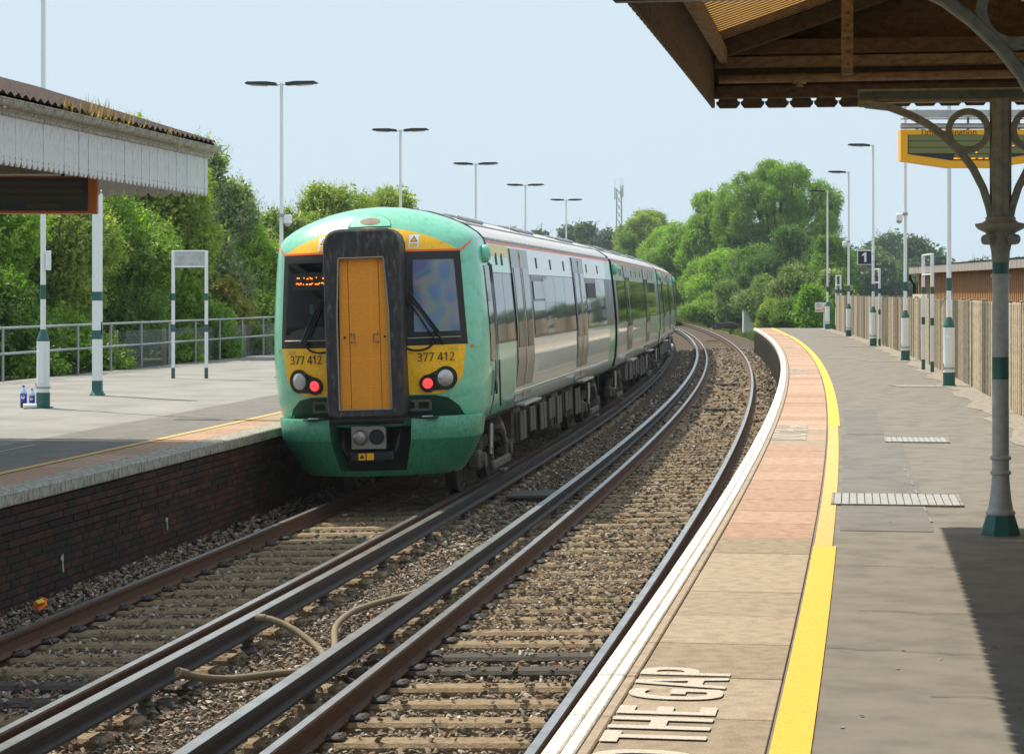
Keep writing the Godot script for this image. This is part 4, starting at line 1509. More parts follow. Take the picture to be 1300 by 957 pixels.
	for piece in [[0, 3, M.mint_bumper, "bumper_upper"], [3, 6, M.mint_low, "bumper_lower"]]:
		for sd in [-1.0, 1.0]:
			st = S()
			st.set_smooth_group(1)
			for l in range(piece[0], piece[1]):
				for j in 14:
					var f0: float = [0.40, 0.43, 0.47, 0.52, 0.58, 0.64, 0.7, 0.76, 0.82, 0.87, 0.91, 0.945, 0.97, 0.99, 1.0][j]
					var f1: float = [0.40, 0.43, 0.47, 0.52, 0.58, 0.64, 0.7, 0.76, 0.82, 0.87, 0.91, 0.945, 0.97, 0.99, 1.0][j + 1]
					quad(st, bs.call(sd * f0, lev[l]), bs.call(sd * f1, lev[l]), bs.call(sd * f1, lev[l + 1]), bs.call(sd * f0, lev[l + 1]))
			st.set_smooth_group(-1)
			for l in range(piece[0], piece[1]):
				# return along the side and into the opening
				var e0: Vector3 = bs.call(sd, lev[l])
				var e1: Vector3 = bs.call(sd, lev[l + 1])
				quad(st, e0, e1, e1 + Vector3(0, 0, -0.35 + l * 0.04), e0 + Vector3(0, 0, -0.4 + l * 0.04))
				var c0: Vector3 = bs.call(sd * 0.40, lev[l])
				var c1: Vector3 = bs.call(sd * 0.40, lev[l + 1])
				quad(st, c0, c1, c1 + Vector3(-sd * 0.04, 0, -0.3), c0 + Vector3(-sd * 0.04, 0, -0.3))
			if piece[0] == 0:
				for j in 14:
					var f0: float = 0.40 + 0.60 * j / 14.0
					var f1: float = 0.40 + 0.60 * (j + 1) / 14.0
					var q0: Vector3 = bs.call(sd * f0, lev[0])
					var q1: Vector3 = bs.call(sd * f1, lev[0])
					quad(st, q0, q1, Vector3(q1.x * 0.97, q1.y, q1.z - 0.3), Vector3(q0.x * 0.97, q0.y, q0.z - 0.3))
			part(t, piece[3], st, piece[2])
	st = S()
	st.set_smooth_group(1)
	for j in 12:
		var f0 := -0.42 + 0.84 * j / 12.0
		var f1 := -0.42 + 0.84 * (j + 1) / 12.0
		quad(st, bs.call(f0, lev[5]), bs.call(f1, lev[5]), bs.call(f1, lev[6]), bs.call(f0, lev[6]))
		var l5 := [0.44, 1.04, 0.13]
		quad(st, bs.call(f0, l5), bs.call(f1, l5), bs.call(f1, lev[5]), bs.call(f0, lev[5]))
	st.set_smooth_group(-1)
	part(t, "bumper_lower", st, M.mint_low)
	for sd in [-1.0, 1.0]:
		st = S()
		cbox(st, Vector3(sd * 0.68, 1.095, -0.02), Vector3(0.36, 0.02, 0.07), 0.005)
		part(t, "bumper_edge", st, M.dark_metal)
		st = S()
		cbox(st, Vector3(sd * 0.72, 1.11, 0.0), Vector3(0.13, 0.015, 0.05), 0.004)
		part(t, "bumper_plate", st, M.sign_panel)
	# coupler in its dark opening
	var cp := Node3D.new()
	cp.name = numbered(t, "coupler")
	t.add_child(cp)
	st = S()
	box(st, Vector3(0, 0.75, -0.55), Vector3(1.9, 0.75, 0.02))
	box(st, Vector3(0, 1.12, -0.2), Vector3(1.0, 0.03, 0.7))
	part(cp, "opening_back", st, M.black)
	st = S()
	var pl := PackedVector2Array([Vector2(-0.215, -0.14), Vector2(0.215, -0.14), Vector2(0.215, 0.11), Vector2(0.18, 0.14), Vector2(-0.215, 0.14)])
	prism(st, pl, Transform3D(Basis.IDENTITY, Vector3(0, 0.87, 0.12)), 0.08)
	part(cp, "face_plate", st, M.steel)
	st = S()
	lathe(st, [Vector2(0.0, 0.13), Vector2(0.04, 0.125), Vector2(0.075, 0.1), Vector2(0.098, 0.04), Vector2(0.1, 0.0)], Vector3(-0.1, 0.875, 0.16), 20, Basis(Vector3.RIGHT, PI / 2))
	part(cp, "cone", st, M.steel)
	st = S()
	lathe(st, [Vector2(0.0, 0.003), Vector2(0.082, 0.004), Vector2(0.084, 0.014), Vector2(0.096, 0.014), Vector2(0.098, 0.0)], Vector3(0.105, 0.875, 0.162), 20, Basis(Vector3.RIGHT, PI / 2))
	part(cp, "cup", st, M.black)
	st = S()
	cbox(st, Vector3(0, 0.86, -0.2), Vector3(0.3, 0.22, 0.6), 0.03)
	part(cp, "shank", st, M.under)
	st = S()
	cbox(st, Vector3(0.03, 0.63, 0.1), Vector3(0.56, 0.13, 0.16), 0.03)
	part(cp, "electrical_box", st, M.sign_dark)
	for q in [[-0.085, M.sign_yellow], [0.02, M.sign_yellow]]:
		st = S()
		box(st, Vector3(q[0], 0.635, 0.184), Vector3(0.09, 0.085, 0.006))
		part(cp, "warning_label", st, q[1])
	st = S()
	prism(st, PackedVector2Array([Vector2(-0.03, -0.02), Vector2(0.03, -0.02), Vector2(0.0, 0.032)]), Transform3D(Basis.IDENTITY, Vector3(-0.085, 0.635, 0.19)), 0.004)
	part(cp, "warning_triangle", st, M.black)
	for x in [-0.35, 0.35]:
		st = S()
		tube(st, [Vector3(x, 0.95, -0.1), Vector3(x * 0.95, 0.75, 0.08), Vector3(x * 0.85, 0.6, 0.05), Vector3(x * 0.6, 0.62, -0.1)], [0.03], 8)
		part(cp, "air_hose", st, M.black)

func make_train() -> void:
	for i in OUT.size():
		ring.append(OUT[i])
	for i in range(OUT.size() - 2, -1, -1):
		ring.append(Vector2(-OUT[i].x, OUT[i].y))
	var s := s_at(28.0, -LSP)
	for k in 4:
		carriage(k, s)
		s += 20.55

# ---------------------------------------------------------------- canopies
func dag_board(w: float, h: float, hole: float, cham: float) -> PackedVector2Array:
	# vertical valance board, origin at the middle of its top edge
	var b := PackedVector2Array()
	var hw := w * 0.5
	b.append(Vector2(-hw, 0)); b.append(Vector2(-hw, -h + cham + hole * 3.2))
	for i in 5:
		var a := PI * 0.5 - PI * i / 4.0
		b.append(Vector2(-hw + cos(a) * hole, -h + cham + hole * 1.9 + sin(a) * hole))
	b.append(Vector2(-hw + 0.004, -h + cham))
	b.append(Vector2(-hw + cham, -h)); b.append(Vector2(hw - cham, -h))
	b.append(Vector2(hw - 0.004, -h + cham))
	for i in 5:
		var a := -PI * 0.5 - PI * i / 4.0
		b.append(Vector2(hw + cos(a) * hole, -h + cham + hole * 1.9 + sin(a) * hole))
	b.append(Vector2(hw, -h + cham + hole * 3.2)); b.append(Vector2(hw, 0))
	return b

func corrugated(st: SurfaceTool, s0: float, s1: float, oa: float, ya: float, ob: float, yb: float, period: float, amp: float) -> void:
	# ribs run down the slope from offset ob to offset oa
	var n := int((s1 - s0) / period * 4.0)
	st.set_smooth_group(-1)
	for i in n:
		var a := s0 + (s1 - s0) * i / n
		var b := s0 + (s1 - s0) * (i + 1) / n
		var wa: float = amp * [0.0, 1.0, 0.0, -1.0][i % 4]
		var wb: float = amp * [0.0, 1.0, 0.0, -1.0][(i + 1) % 4]
		quad(st, pt(a, oa, ya + wa), pt(b, oa, ya + wb), pt(b, ob, yb + wb), pt(a, ob, yb + wa))
	st.set_smooth_group(-1)

func column(z: float, off: float, label: String) -> void:
	var t := thing("canopy_column", label, "column", "columns of the right canopy")
	var s := s_at(z, off)
	t.transform = xfm(s, off, PR)
	var st := S()
	lathe(st, [Vector2(0.0, 0.0), Vector2(0.135, 0.0), Vector2(0.132, 0.03), Vector2(0.098, 0.135), Vector2(0.0, 0.135)], Vector3.ZERO, 8, Basis.IDENTITY, false)
	part(t, "base", st, M.teal)
	st = S()
	lathe(st, [Vector2(0.096, 0.135), Vector2(0.099, 0.148), Vector2(0.094, 0.16), Vector2(0.084, 0.17), Vector2(0.072, 0.24), Vector2(0.06, 0.36), Vector2(0.058, 0.40), Vector2(0.07, 0.41), Vector2(0.07, 0.425), Vector2(0.057, 0.435), Vector2(0.057, 0.50), Vector2(0.07, 0.51), Vector2(0.07, 0.525), Vector2(0.056, 0.535), Vector2(0.055, 1.045)], Vector3.ZERO, 24)
	lathe(st, [Vector2(0.055, 1.195), Vector2(0.054, 1.72), Vector2(0.066, 1.73), Vector2(0.068, 1.745), Vector2(0.056, 1.755)], Vector3.ZERO, 24)
	part(t, "shaft", st, M.column_paint)
	for b in [[1.045, 1.195], [1.755, 1.83]]:
		st = S()
		lathe(st, [Vector2(0.0553, b[0]), Vector2(0.0553, b[1])], Vector3.ZERO, 24)
		part(t, "teal_band", st, M.teal)
	st = S()
	lathe(st, [Vector2(0.056, 1.83), Vector2(0.06, 1.86), Vector2(0.062, 1.9), Vector2(0.075, 1.96), Vector2(0.088, 2.0), Vector2(0.1, 2.03), Vector2(0.15, 2.055), Vector2(0.168, 2.075), Vector2(0.17, 2.09), Vector2(0.12, 2.10), Vector2(0.1, 2.115), Vector2(0.1, 2.135), Vector2(0.085, 2.14)], Vector3.ZERO, 24)
	for a in 4:
		var d := Vector3(cos(a * PI / 2 + PI / 4), 0, sin(a * PI / 2 + PI / 4))
		for e in [-1.0, 1.0]:
			pass
		rod(st, d * 0.115 + Vector3(0, 1.985, 0) - d.cross(Vector3.UP) * 0.03, d * 0.115 + Vector3(0, 1.985, 0) + d.cross(Vector3.UP) * 0.03, 0.034, 12)
	part(t, "capital", st, M.bracket)
	st = S()
	# fluted upper shaft
	var nfl := 32
	for k in nfl:
		var ra := 0.072 if k % 4 < 2 else 0.064
		var rb := 0.072 if (k + 1) % 4 < 2 else 0.064
		var a := TAU * k / nfl
		var b := TAU * (k + 1) / nfl
		quad(st, Vector3(ra * cos(a), 2.13, ra * sin(a)), Vector3(rb * cos(b), 2.13, rb * sin(b)), Vector3(rb * cos(b), 2.93, rb * sin(b)), Vector3(ra * cos(a), 2.93, ra * sin(a)))
	part(t, "upper_shaft", st, M.bracket)
	for sd in [-1.0, 1.0]:
		st = S()
		var pts := []
		for p in [[0.062, 2.13], [0.075, 2.2], [0.115, 2.33], [0.185, 2.47], [0.27, 2.58], [0.37, 2.68], [0.48, 2.765], [0.6, 2.83], [0.74, 2.885], [0.9, 2.905]]:
			pts.append(Vector3(sd * p[0], p[1], 0))
		for i in pts.size() - 1:
			var a: Vector3 = pts[i]
			var b: Vector3 = pts[i + 1]
			var d := (b - a).normalized()
			cbox(st, (a + b) * 0.5, Vector3(0.05, (b - a).length() + 0.014, 0.075), 0.008, Basis(d.cross(Vector3.BACK), d, Vector3.BACK))
		cbox(st, Vector3(sd * 0.9, 2.905, 0), Vector3(0.1, 0.035, 0.09), 0.01)
		part(t, "curved_bracket", st, M.bracket)
		st = S()
		for i in 28:
			var a := TAU * i / 28.0
			var b := TAU * (i + 1) / 28.0
			var c := Vector3(sd * 0.214, 2.72, 0)
			var q := func(an: float, r: float, zz: float) -> Vector3: return c + Vector3(cos(an) * r, sin(an) * r, zz)
			for zz in [-0.035, 0.035]:
				quad(st, q.call(a, 0.15, zz), q.call(b, 0.15, zz), q.call(b, 0.108, zz), q.call(a, 0.108, zz))
			st.set_smooth_group(1)
			quad(st, q.call(a, 0.15, -0.035), q.call(b, 0.15, -0.035), q.call(b, 0.15, 0.035), q.call(a, 0.15, 0.035))
			quad(st, q.call(a, 0.108, -0.035), q.call(b, 0.108, -0.035), q.call(b, 0.108, 0.035), q.call(a, 0.108, 0.035))
			st.set_smooth_group(-1)
		part(t, "bracket_ring", st, M.bracket)

func make_right_canopy() -> void:
	var t := thing("station_canopy", "dark timber canopy with scalloped edge over the right platform", "canopy")
	var o0 := 1.46
	var se := s_at(17.05, o0)      # far end
	var yb := EYE + 1.395          # bottom of the valance
	var yt := yb + 0.58
	# long valance: boards facing the track
	var poly := dag_board(0.182, 0.56, 0.022, 0.028)
	var st := S()
	prism(st, poly, Transform3D(Basis(Vector3.UP, PI / 2), Vector3.ZERO), 0.022)
	var bm := fin(st)
	st = S()
	prism(st, poly, Transform3D.IDENTITY, 0.022)
	var em := fin(st)
	var s := se - 0.1
	while s > s_at(3.0, o0):
		part(t, "valance_board", bm, M.canopy_wood, xfm(s, o0, yt - 0.02))
		s -= 0.184
	# end valance
	for i in 34:
		var off := o0 + 0.11 + i * 0.184
		part(t, "valance_board", em, M.canopy_wood, xfm(se, off, yt - 0.02))
	# timbers across the end, inside
	var across := func(h0: float, h1: float, ds: float, th: float, called: String, m: Material) -> void:
		var q := S()
		var x := xfm(se - ds, o0 + 0.06 + 3.1, 0)
		cbox(q, Vector3(0, EYE + (h0 + h1) * 0.5, 0), Vector3(6.3, h1 - h0, th), 0.008)
		part(t, called, q, m, x)
	across.call(1.462, 1.565, 0.06, 0.05, "bottom_rail", M.canopy_wood)
	across.call(1.69, 1.775, 0.1, 0.08, "cross_timber", M.canopy_wood2)
	across.call(1.785, 1.9, 0.12, 0.07, "cross_timber", M.canopy_wood)
	st = S()
	var xp := xfm(se - 0.16, o0 + 0.05, EYE + 1.6)
	rod(st, Vector3(0.0, 0, 0), Vector3(6.2, 0.03, 0), 0.032, 12)
	for jx in [0.55, 3.2]:
		rod(st, Vector3(jx, 0, 0), Vector3(jx + 0.1, 0, 0), 0.042, 12)
	rod(st, Vector3(0.6, 0, 0), Vector3(0.6, -0.06, 0), 0.03, 8)
	part(t, "rainwater_pipe", st, M.canopy_wood2, xp)
	# end boarding above
	for i in 40:
		st = S()
		var off := o0 + 0.1 + i * 0.15
		cbox(st, Vector3(0, EYE + 2.25, 0), Vector3(0.1495, 0.75, 0.02), 0.003)
		part(t, "end_board", st, M.canopy_wood, xfm(se - 0.03, off, 0))
	st = S()
	cbox(st, Vector3(3.1, EYE + 2.0, 0), Vector3(6.3, 0.95, 0.008), 0.002)
	part(t, "end_backing", st, M.canopy_wood, xfm(se - 0.018, o0 + 0.06, 0))
	# edge beams along the track side
	st = S()
	for b in [[o0 + 0.06, 1.72, 0.06, 0.1]]:
		sweep(st, [Vector2(b[0], EYE + b[1]), Vector2(b[0] + b[2], EYE + b[1]), Vector2(b[0] + b[2], EYE + b[1] + b[3]), Vector2(b[0], EYE + b[1] + b[3])], s_at(3.0, o0), se - 0.12, 0.6, false, true)
	part(t, "wall_plate", st, M.canopy_wood2)
	st = S()
	sweep(st, [Vector2(o0 + 0.03, EYE + 1.83), Vector2(o0 + 0.03, EYE + 2.0)], s_at(3.0, o0), se - 0.12, 0.6, false)
	part(t, "edge_board", st, M.canopy_wood)
	# roof: slope up from the edge to a ridge, then down
	var orr := o0 + 3.0
	var ye := EYE + 1.91
	var yr := ye + 1.0
	st = S()
	corrugated(st, s_at(12.4, o0), s_at(16.5, o0), o0 - 0.08, ye - 0.02, orr, yr, 0.1, 0.03)
	part(t, "clear_roof_sheet", st, M.roof_clear)
	st = S()
	corrugated(st, s_at(16.5, o0), se + 0.08, o0 - 0.08, ye - 0.02, orr, yr, 0.15, 0.016)
	corrugated(st, 2.0, s_at(12.4, o0), o0 - 0.08, ye - 0.02, orr, yr, 0.15, 0.016)
	corrugated(st, 2.0, se + 0.08, orr + 3.4, ye - 0.1, orr, yr + 0.005, 0.15, 0.016)
	part(t, "roof_sheet", st, M.roof_brown)
	st = S()
	sweep(st, [Vector2(o0 + 0.03, ye - 0.06), Vector2(orr, yr - 0.1), Vector2(orr + 3.3, ye - 0.16)], 2.0, s_at(12.3, o0), 1.0, false)
	part(t, "ceiling_boarding", st, M.canopy_wood)
	# battens under the clear sheets
	var zb := 12.5
	while zb < 16.45:
		var sb := s_at(zb, o0 + 1.5)
		var A0 := pt(sb, o0 + 0.02, ye - 0.06)
		var B0 := pt(sb, orr, yr - 0.04)
		var d0 := (B0 - A0).normalized()
		var sv := Vector3(sin(ang(sb)), 0, -cos(ang(sb)))
		st = S()
		box(st, (A0 + B0) * 0.5, Vector3((B0 - A0).length(), 0.007, 0.03), Basis(d0, sv.cross(d0).normalized() * -1.0, sv))
		part(t, "roof_batten", st, M.canopy_wood2)
		zb += 0.115
	# rafters
	var zr := 16.62
	while zr > 4.0:
		var ss := s_at(zr, o0 + 1.5)
		st = S()
		var A := pt(ss, o0 + 0.05, ye - 0.1)
		var B := pt(ss, orr, yr - 0.1)
		var d := (B - A).normalized()
		var side := Vector3(sin(ang(ss)), 0, -cos(ang(ss)))
		cbox(st, (A + B) * 0.5, Vector3((B - A).length(), 0.13, 0.07), 0.008, Basis(d, side.cross(d).normalized() * -1.0, side))
		part(t, "rafter", st, M.canopy_wood)
		zr -= 3.4
	# transverse girders over the columns
	for z in [15.1, 8.65]:
		var ss := s_at(z, 4.0)
		st = S()
		var x := xfm(ss, s_col(3.29, 15.1) if z > 10.0 else s_col(2.16, 8.65), 0)
		cbox(st, Vector3(1.45, EYE + 1.3, 0), Vector3(4.8, 0.02, 0.12), 0.005)
		cbox(st, Vector3(1.45, EYE + 1.335, 0), Vector3(4.8, 0.06, 0.03), 0.005)
		cbox(st, Vector3(1.45, EYE + 1.37, 0), Vector3(4.8, 0.02, 0.12), 0.005)
		part(t, "girder", st, M.bracket, x)
	# vertical hanger strap with bolts
	st = S()
	cbox(st, Vector3(0, EYE + 1.8, 0), Vector3(0.082, 0.58, 0.05), 0.008)
	var hx := xfm(s_at(15.6, 2.35), 2.47, 0)
	var hg := part(t, "hanger_post", st, M.canopy_wood2, hx)
	for i in 5:
		st = S()
		lathe(st, [Vector2(0.0, 0.006), Vector2(0.007, 0.005), Vector2(0.008, 0.0)], Vector3(0.005, EYE + 1.58 + i * 0.09, 0.026), 8, Basis(Vector3.RIGHT, PI / 2))
		part(hg, "bolt", st, M.dark_metal)
	column(15.1, s_col(3.29, 15.1), "cast iron column with teal base and ringed brackets, standing in front of the wooden fence")
	column(8.65, s_col(2.16, 8.65), "cast iron column nearer the viewer, of which only the ringed bracket shows")
	# tube light under the roof
	var lt := thing("strip_light", "unlit grey strip light hung under the right canopy", "light fitting")
	st = S()
	var lx := xfm(s_at(9.3, 3.4), 3.28, EYE + 1.3)
	tube(st, [Vector3(0, 0, 0.4), Vector3(0, 0, -0.4)], [0.045], 12)
	part(lt, "diffuser", st, M.sign_panel, lx)
	st = S()
	cbox(st, Vector3(0.0, 0.055, 0), Vector3(0.1, 0.05, 0.9), 0.01)
	box(st, Vector3(0, 0.2, 0.3), Vector3(0.02, 0.3, 0.02))
	box(st, Vector3(0, 0.2, -0.3), Vector3(0.02, 0.3, 0.02))
	part(lt, "body", st, M.bracket, lx)
	# hanging sign whose lower edge shows at the top
	var sg := thing("hanging_sign", "dark blue sign box hung across the right canopy, only its lower edge in view", "sign")
	var sx := xfm(s_at(9.0, 1.0), 1.1 + 0.97, 0)
	st = S()
	cbox(st, Vector3(0, EYE + 1.29, 0), Vector3(0.96, 0.28, 0.1), 0.02)
	part(sg, "box", st, M.sign_dark, sx)
	st = S()
	for q in [-0.35, 0.35]:
		box(st, Vector3(q, EYE + 1.75, 0), Vector3(0.03, 0.7, 0.03))
	part(sg, "hanger", st, M.dark_metal, sx)

func s_col(x: float, z: float) -> float:
	# offset from the track centre of a point given by x and depth
	var lo := 0.0
	for i in 30:
		var s := s_at(z, lo)
		var p := pt(s, lo, 0)
		lo += (x - p.x)
	return lo

func make_left_canopy() -> void:
	var t := thing("station_canopy", "white boarded canopy with brown corrugated roof over the left platform", "canopy")
	var o := -5.42
	var se := s_at(28.0, o)
	var sb := s_at(12.0, o)
	var yb := EYE + 1.20
	var h := 0.47
	var poly := dag_board(0.148, h, 0.014, 0.05)
	var st := S()
	prism(st, poly, Transform3D(Basis(Vector3.UP, PI / 2), Vector3.ZERO), 0.02)
	var bm := fin(st)
	var s := se - 0.08
	while s > s_at(17.5, o):
		var x := xfm(s, o + rng.randf_range(-0.004, 0.004), yb + h)
		part(t, "valance_board", bm, M.cream_wood, x * Transform3D(Basis(Vector3.RIGHT, rng.randf_range(-0.008, 0.008)), Vector3.ZERO))
		s -= 0.151
	# end valance facing along the platform
	st = S()
	prism(st, poly, Transform3D.IDENTITY, 0.02)
	var em := fin(st)
	for i in 28:
		part(t, "valance_board", em, M.cream_wood, xfm(se + 0.02, o - 0.09 - i * 0.151, yb + h))
	# moulding and gutter
	var ym := yb + h
	st = S()
	sweep(st, [Vector2(o - 0.03, ym - 0.01), Vector2(o + 0.03, ym), Vector2(o + 0.035, ym + 0.03), Vector2(o + 0.06, ym + 0.05), Vector2(o + 0.06, ym + 0.065), Vector2(o - 0.03, ym + 0.065)], sb, se + 0.05, 0.6, false)
	part(t, "moulding", st, M.gutter)
	st = S()
	var gp := []
	for i in 9:
		var a := PI + PI * i / 8.0
		gp.append(Vector2(o + 0.09 + cos(a) * 0.062, ym + 0.13 + sin(a) * 0.065))
	gp.append(Vector2(o + 0.162, ym + 0.13)); gp.append(Vector2(o + 0.162, ym + 0.142)); gp.append(Vector2(o + 0.145, ym + 0.142))
	sweep(st, gp, sb, se + 0.12, 0.6, false, false, true)
	part(t, "gutter", st, M.gutter)
	# roof
	var ye := ym + 0.2
	st = S()
	corrugated(st, sb, se + 0.06, o + 0.1, ye, o - 2.25, ye + 0.72, 0.2, 0.022)
	corrugated(st, sb, se + 0.06, o - 4.6, ye, o - 2.25, ye + 0.722, 0.2, 0.022)
	part(t, "roof_sheet", st, M.roof_brown)
	st = S()
	sweep(st, [Vector2(o - 0.02, ye - 0.1), Vector2(o - 2.25, ye + 0.6), Vector2(o - 4.5, ye - 0.1)], sb, se, 0.8, false)
	part(t, "soffit", st, M.canopy_wood)
	st = S()
	for e in [[o + 0.08, ye + 0.0, o - 2.25, ye + 0.72], [o - 4.55, ye + 0.0, o - 2.25, ye + 0.72]]:
		var A := pt(se + 0.05, e[0], e[1] - 0.06)
		var B := pt(se + 0.05, e[2], e[3] - 0.06)
		var d := (B - A).normalized()
		cbox(st, (A + B) * 0.5, Vector3((B - A).length(), 0.1, 0.03), 0.004, Basis(d, Vector3.UP, d.cross(Vector3.UP)))
	part(t, "verge_board", st, M.roof_brown)
	st = S()
	var gab := [pt(se - 0.05, o - 0.02, ye - 0.15), pt(se - 0.05, o - 4.5, ye - 0.15), pt(se - 0.05, o - 2.25, ye + 0.58)]
	tri(st, gab[0], gab[1], gab[2])
	part(t, "gable", st, M.cream_wood)
	for z in [27.3, 24.0, 20.5, 17.0, 13.5]:
		st = S()
		cbox(st, Vector3(-2.2, yb + 0.32, 0), Vector3(4.3, 0.14, 0.1), 0.01)
		part(t, "cross_beam", st, M.canopy_wood2, xfm(s_at(z, o), o - 0.03, 0))
	for z in [24.0, 13.5]:
		var cl := thing("canopy_column", ["plain grey post under the left canopy, beyond the picture's edge", "plain grey post under the left canopy, nearer the viewer and out of view"][0 if z > 20 else 1], "column", "posts of the left canopy")
		cl.transform = xfm(s_at(z, o), o - 2.6, PL)
		st = S()
		lathe(st, [Vector2(0.1, 0.0), Vector2(0.1, 0.1), Vector2(0.06, 0.2), Vector2(0.055, yb + 0.26 - PL)], Vector3.ZERO, 16)
		part(cl, "shaft", st, M.column_paint)
		st = S()
		lathe(st, [Vector2(0.11, 0.0), Vector2(0.11, 0.12), Vector2(0.0, 0.12)], Vector3.ZERO, 8)
		part(cl, "base", st, M.teal)
	# train indicator hung below
	var d := thing("departure_board", "dark departure board in an orange frame under the left canopy", "display board")
	var x := xfm(s_at(26.0, -6.5), s_off_at(26.0, -4.79), 0)
	x.basis = Basis(Vector3.UP, 0.12)
	var y0 := EYE + (371.0 - 271.5) / 2850.0 * 26.0
	var y1 := EYE + (371.0 - 224.0) / 2850.0 * 26.0
	var w := 1.9
	st = S()
	cbox(st, Vector3(-w * 0.5, (y0 + y1) * 0.5, -0.12), Vector3(w, y1 - y0, 0.24), 0.012)
	part(d, "case", st, mat(C(196, 100, 20), 0.4), x)
	st = S()
	box(st, Vector3(-w * 0.5 - 0.02, (y0 + y1) * 0.5 + 0.005, 0.003), Vector3(w - 0.17, y1 - y0 - 0.05, 0.006))
	part(d, "screen", st, M.sign_dark, x)
	for i in 4:
		st = S()
		box(st, Vector3(-w * 0.5 - 0.03, y1 - 0.09 - i * 0.085, 0.008), Vector3(w - 0.28, 0.05, 0.004))
		if i == 3:
			st = S()
			box(st, Vector3(-0.62, y1 - 0.09 - i * 0.085, 0.008), Vector3(0.36, 0.05, 0.004))
		part(d, "display_row", st, mat(C(74, 58, 22), 0.4), x)
	st = S()
	for q in [-0.4, -1.5]:
		box(st, Vector3(q, (y1 + yb + 0.4) * 0.5, -0.12), Vector3(0.04, yb + 0.45 - y1, 0.04))
	part(d, "hanger", st, M.dark_metal, x)
	# weeds growing in the gutter
	for wz in [[22.9, 34, 0.2], [23.6, 60, 0.26], [24.3, 40, 0.2], [25.2, 16, 0.16], [26.3, 22, 0.16]]:
		var wd := thing("gutter_weeds", ["pale dry grass growing in the gutter, left end of the tufts", "tallest dry grass tuft growing in the gutter", "dry grass tuft right beside the tallest one in the gutter", "sparse weed shoots in the gutter towards the canopy end", "short weed tuft in the gutter closest to the canopy end"][[22.9, 23.6, 24.3, 25.2, 26.3].find(wz[0])], "weeds", "weeds in the gutter")
		st = S()
		for i in wz[1]:
			var p := pt(s_at(wz[0], o) + rng.randf_range(-0.4, 0.4), o + 0.09 + rng.randf_range(-0.03, 0.03), ym + 0.1)
			var tip := p + Vector3(rng.randf_range(-0.08, 0.08), wz[2] * rng.randf_range(0.5, 1.2), rng.randf_range(-0.08, 0.08))
			var wv := Vector3(0.012, 0, 0.012)
			tri(st, p - wv, p + wv, tip)
		part(wd, "blades", st, mat(C(176, 152, 88), 0.9))

func s_off_at(z: float, x: float) -> float:
	return s_col(x, z)

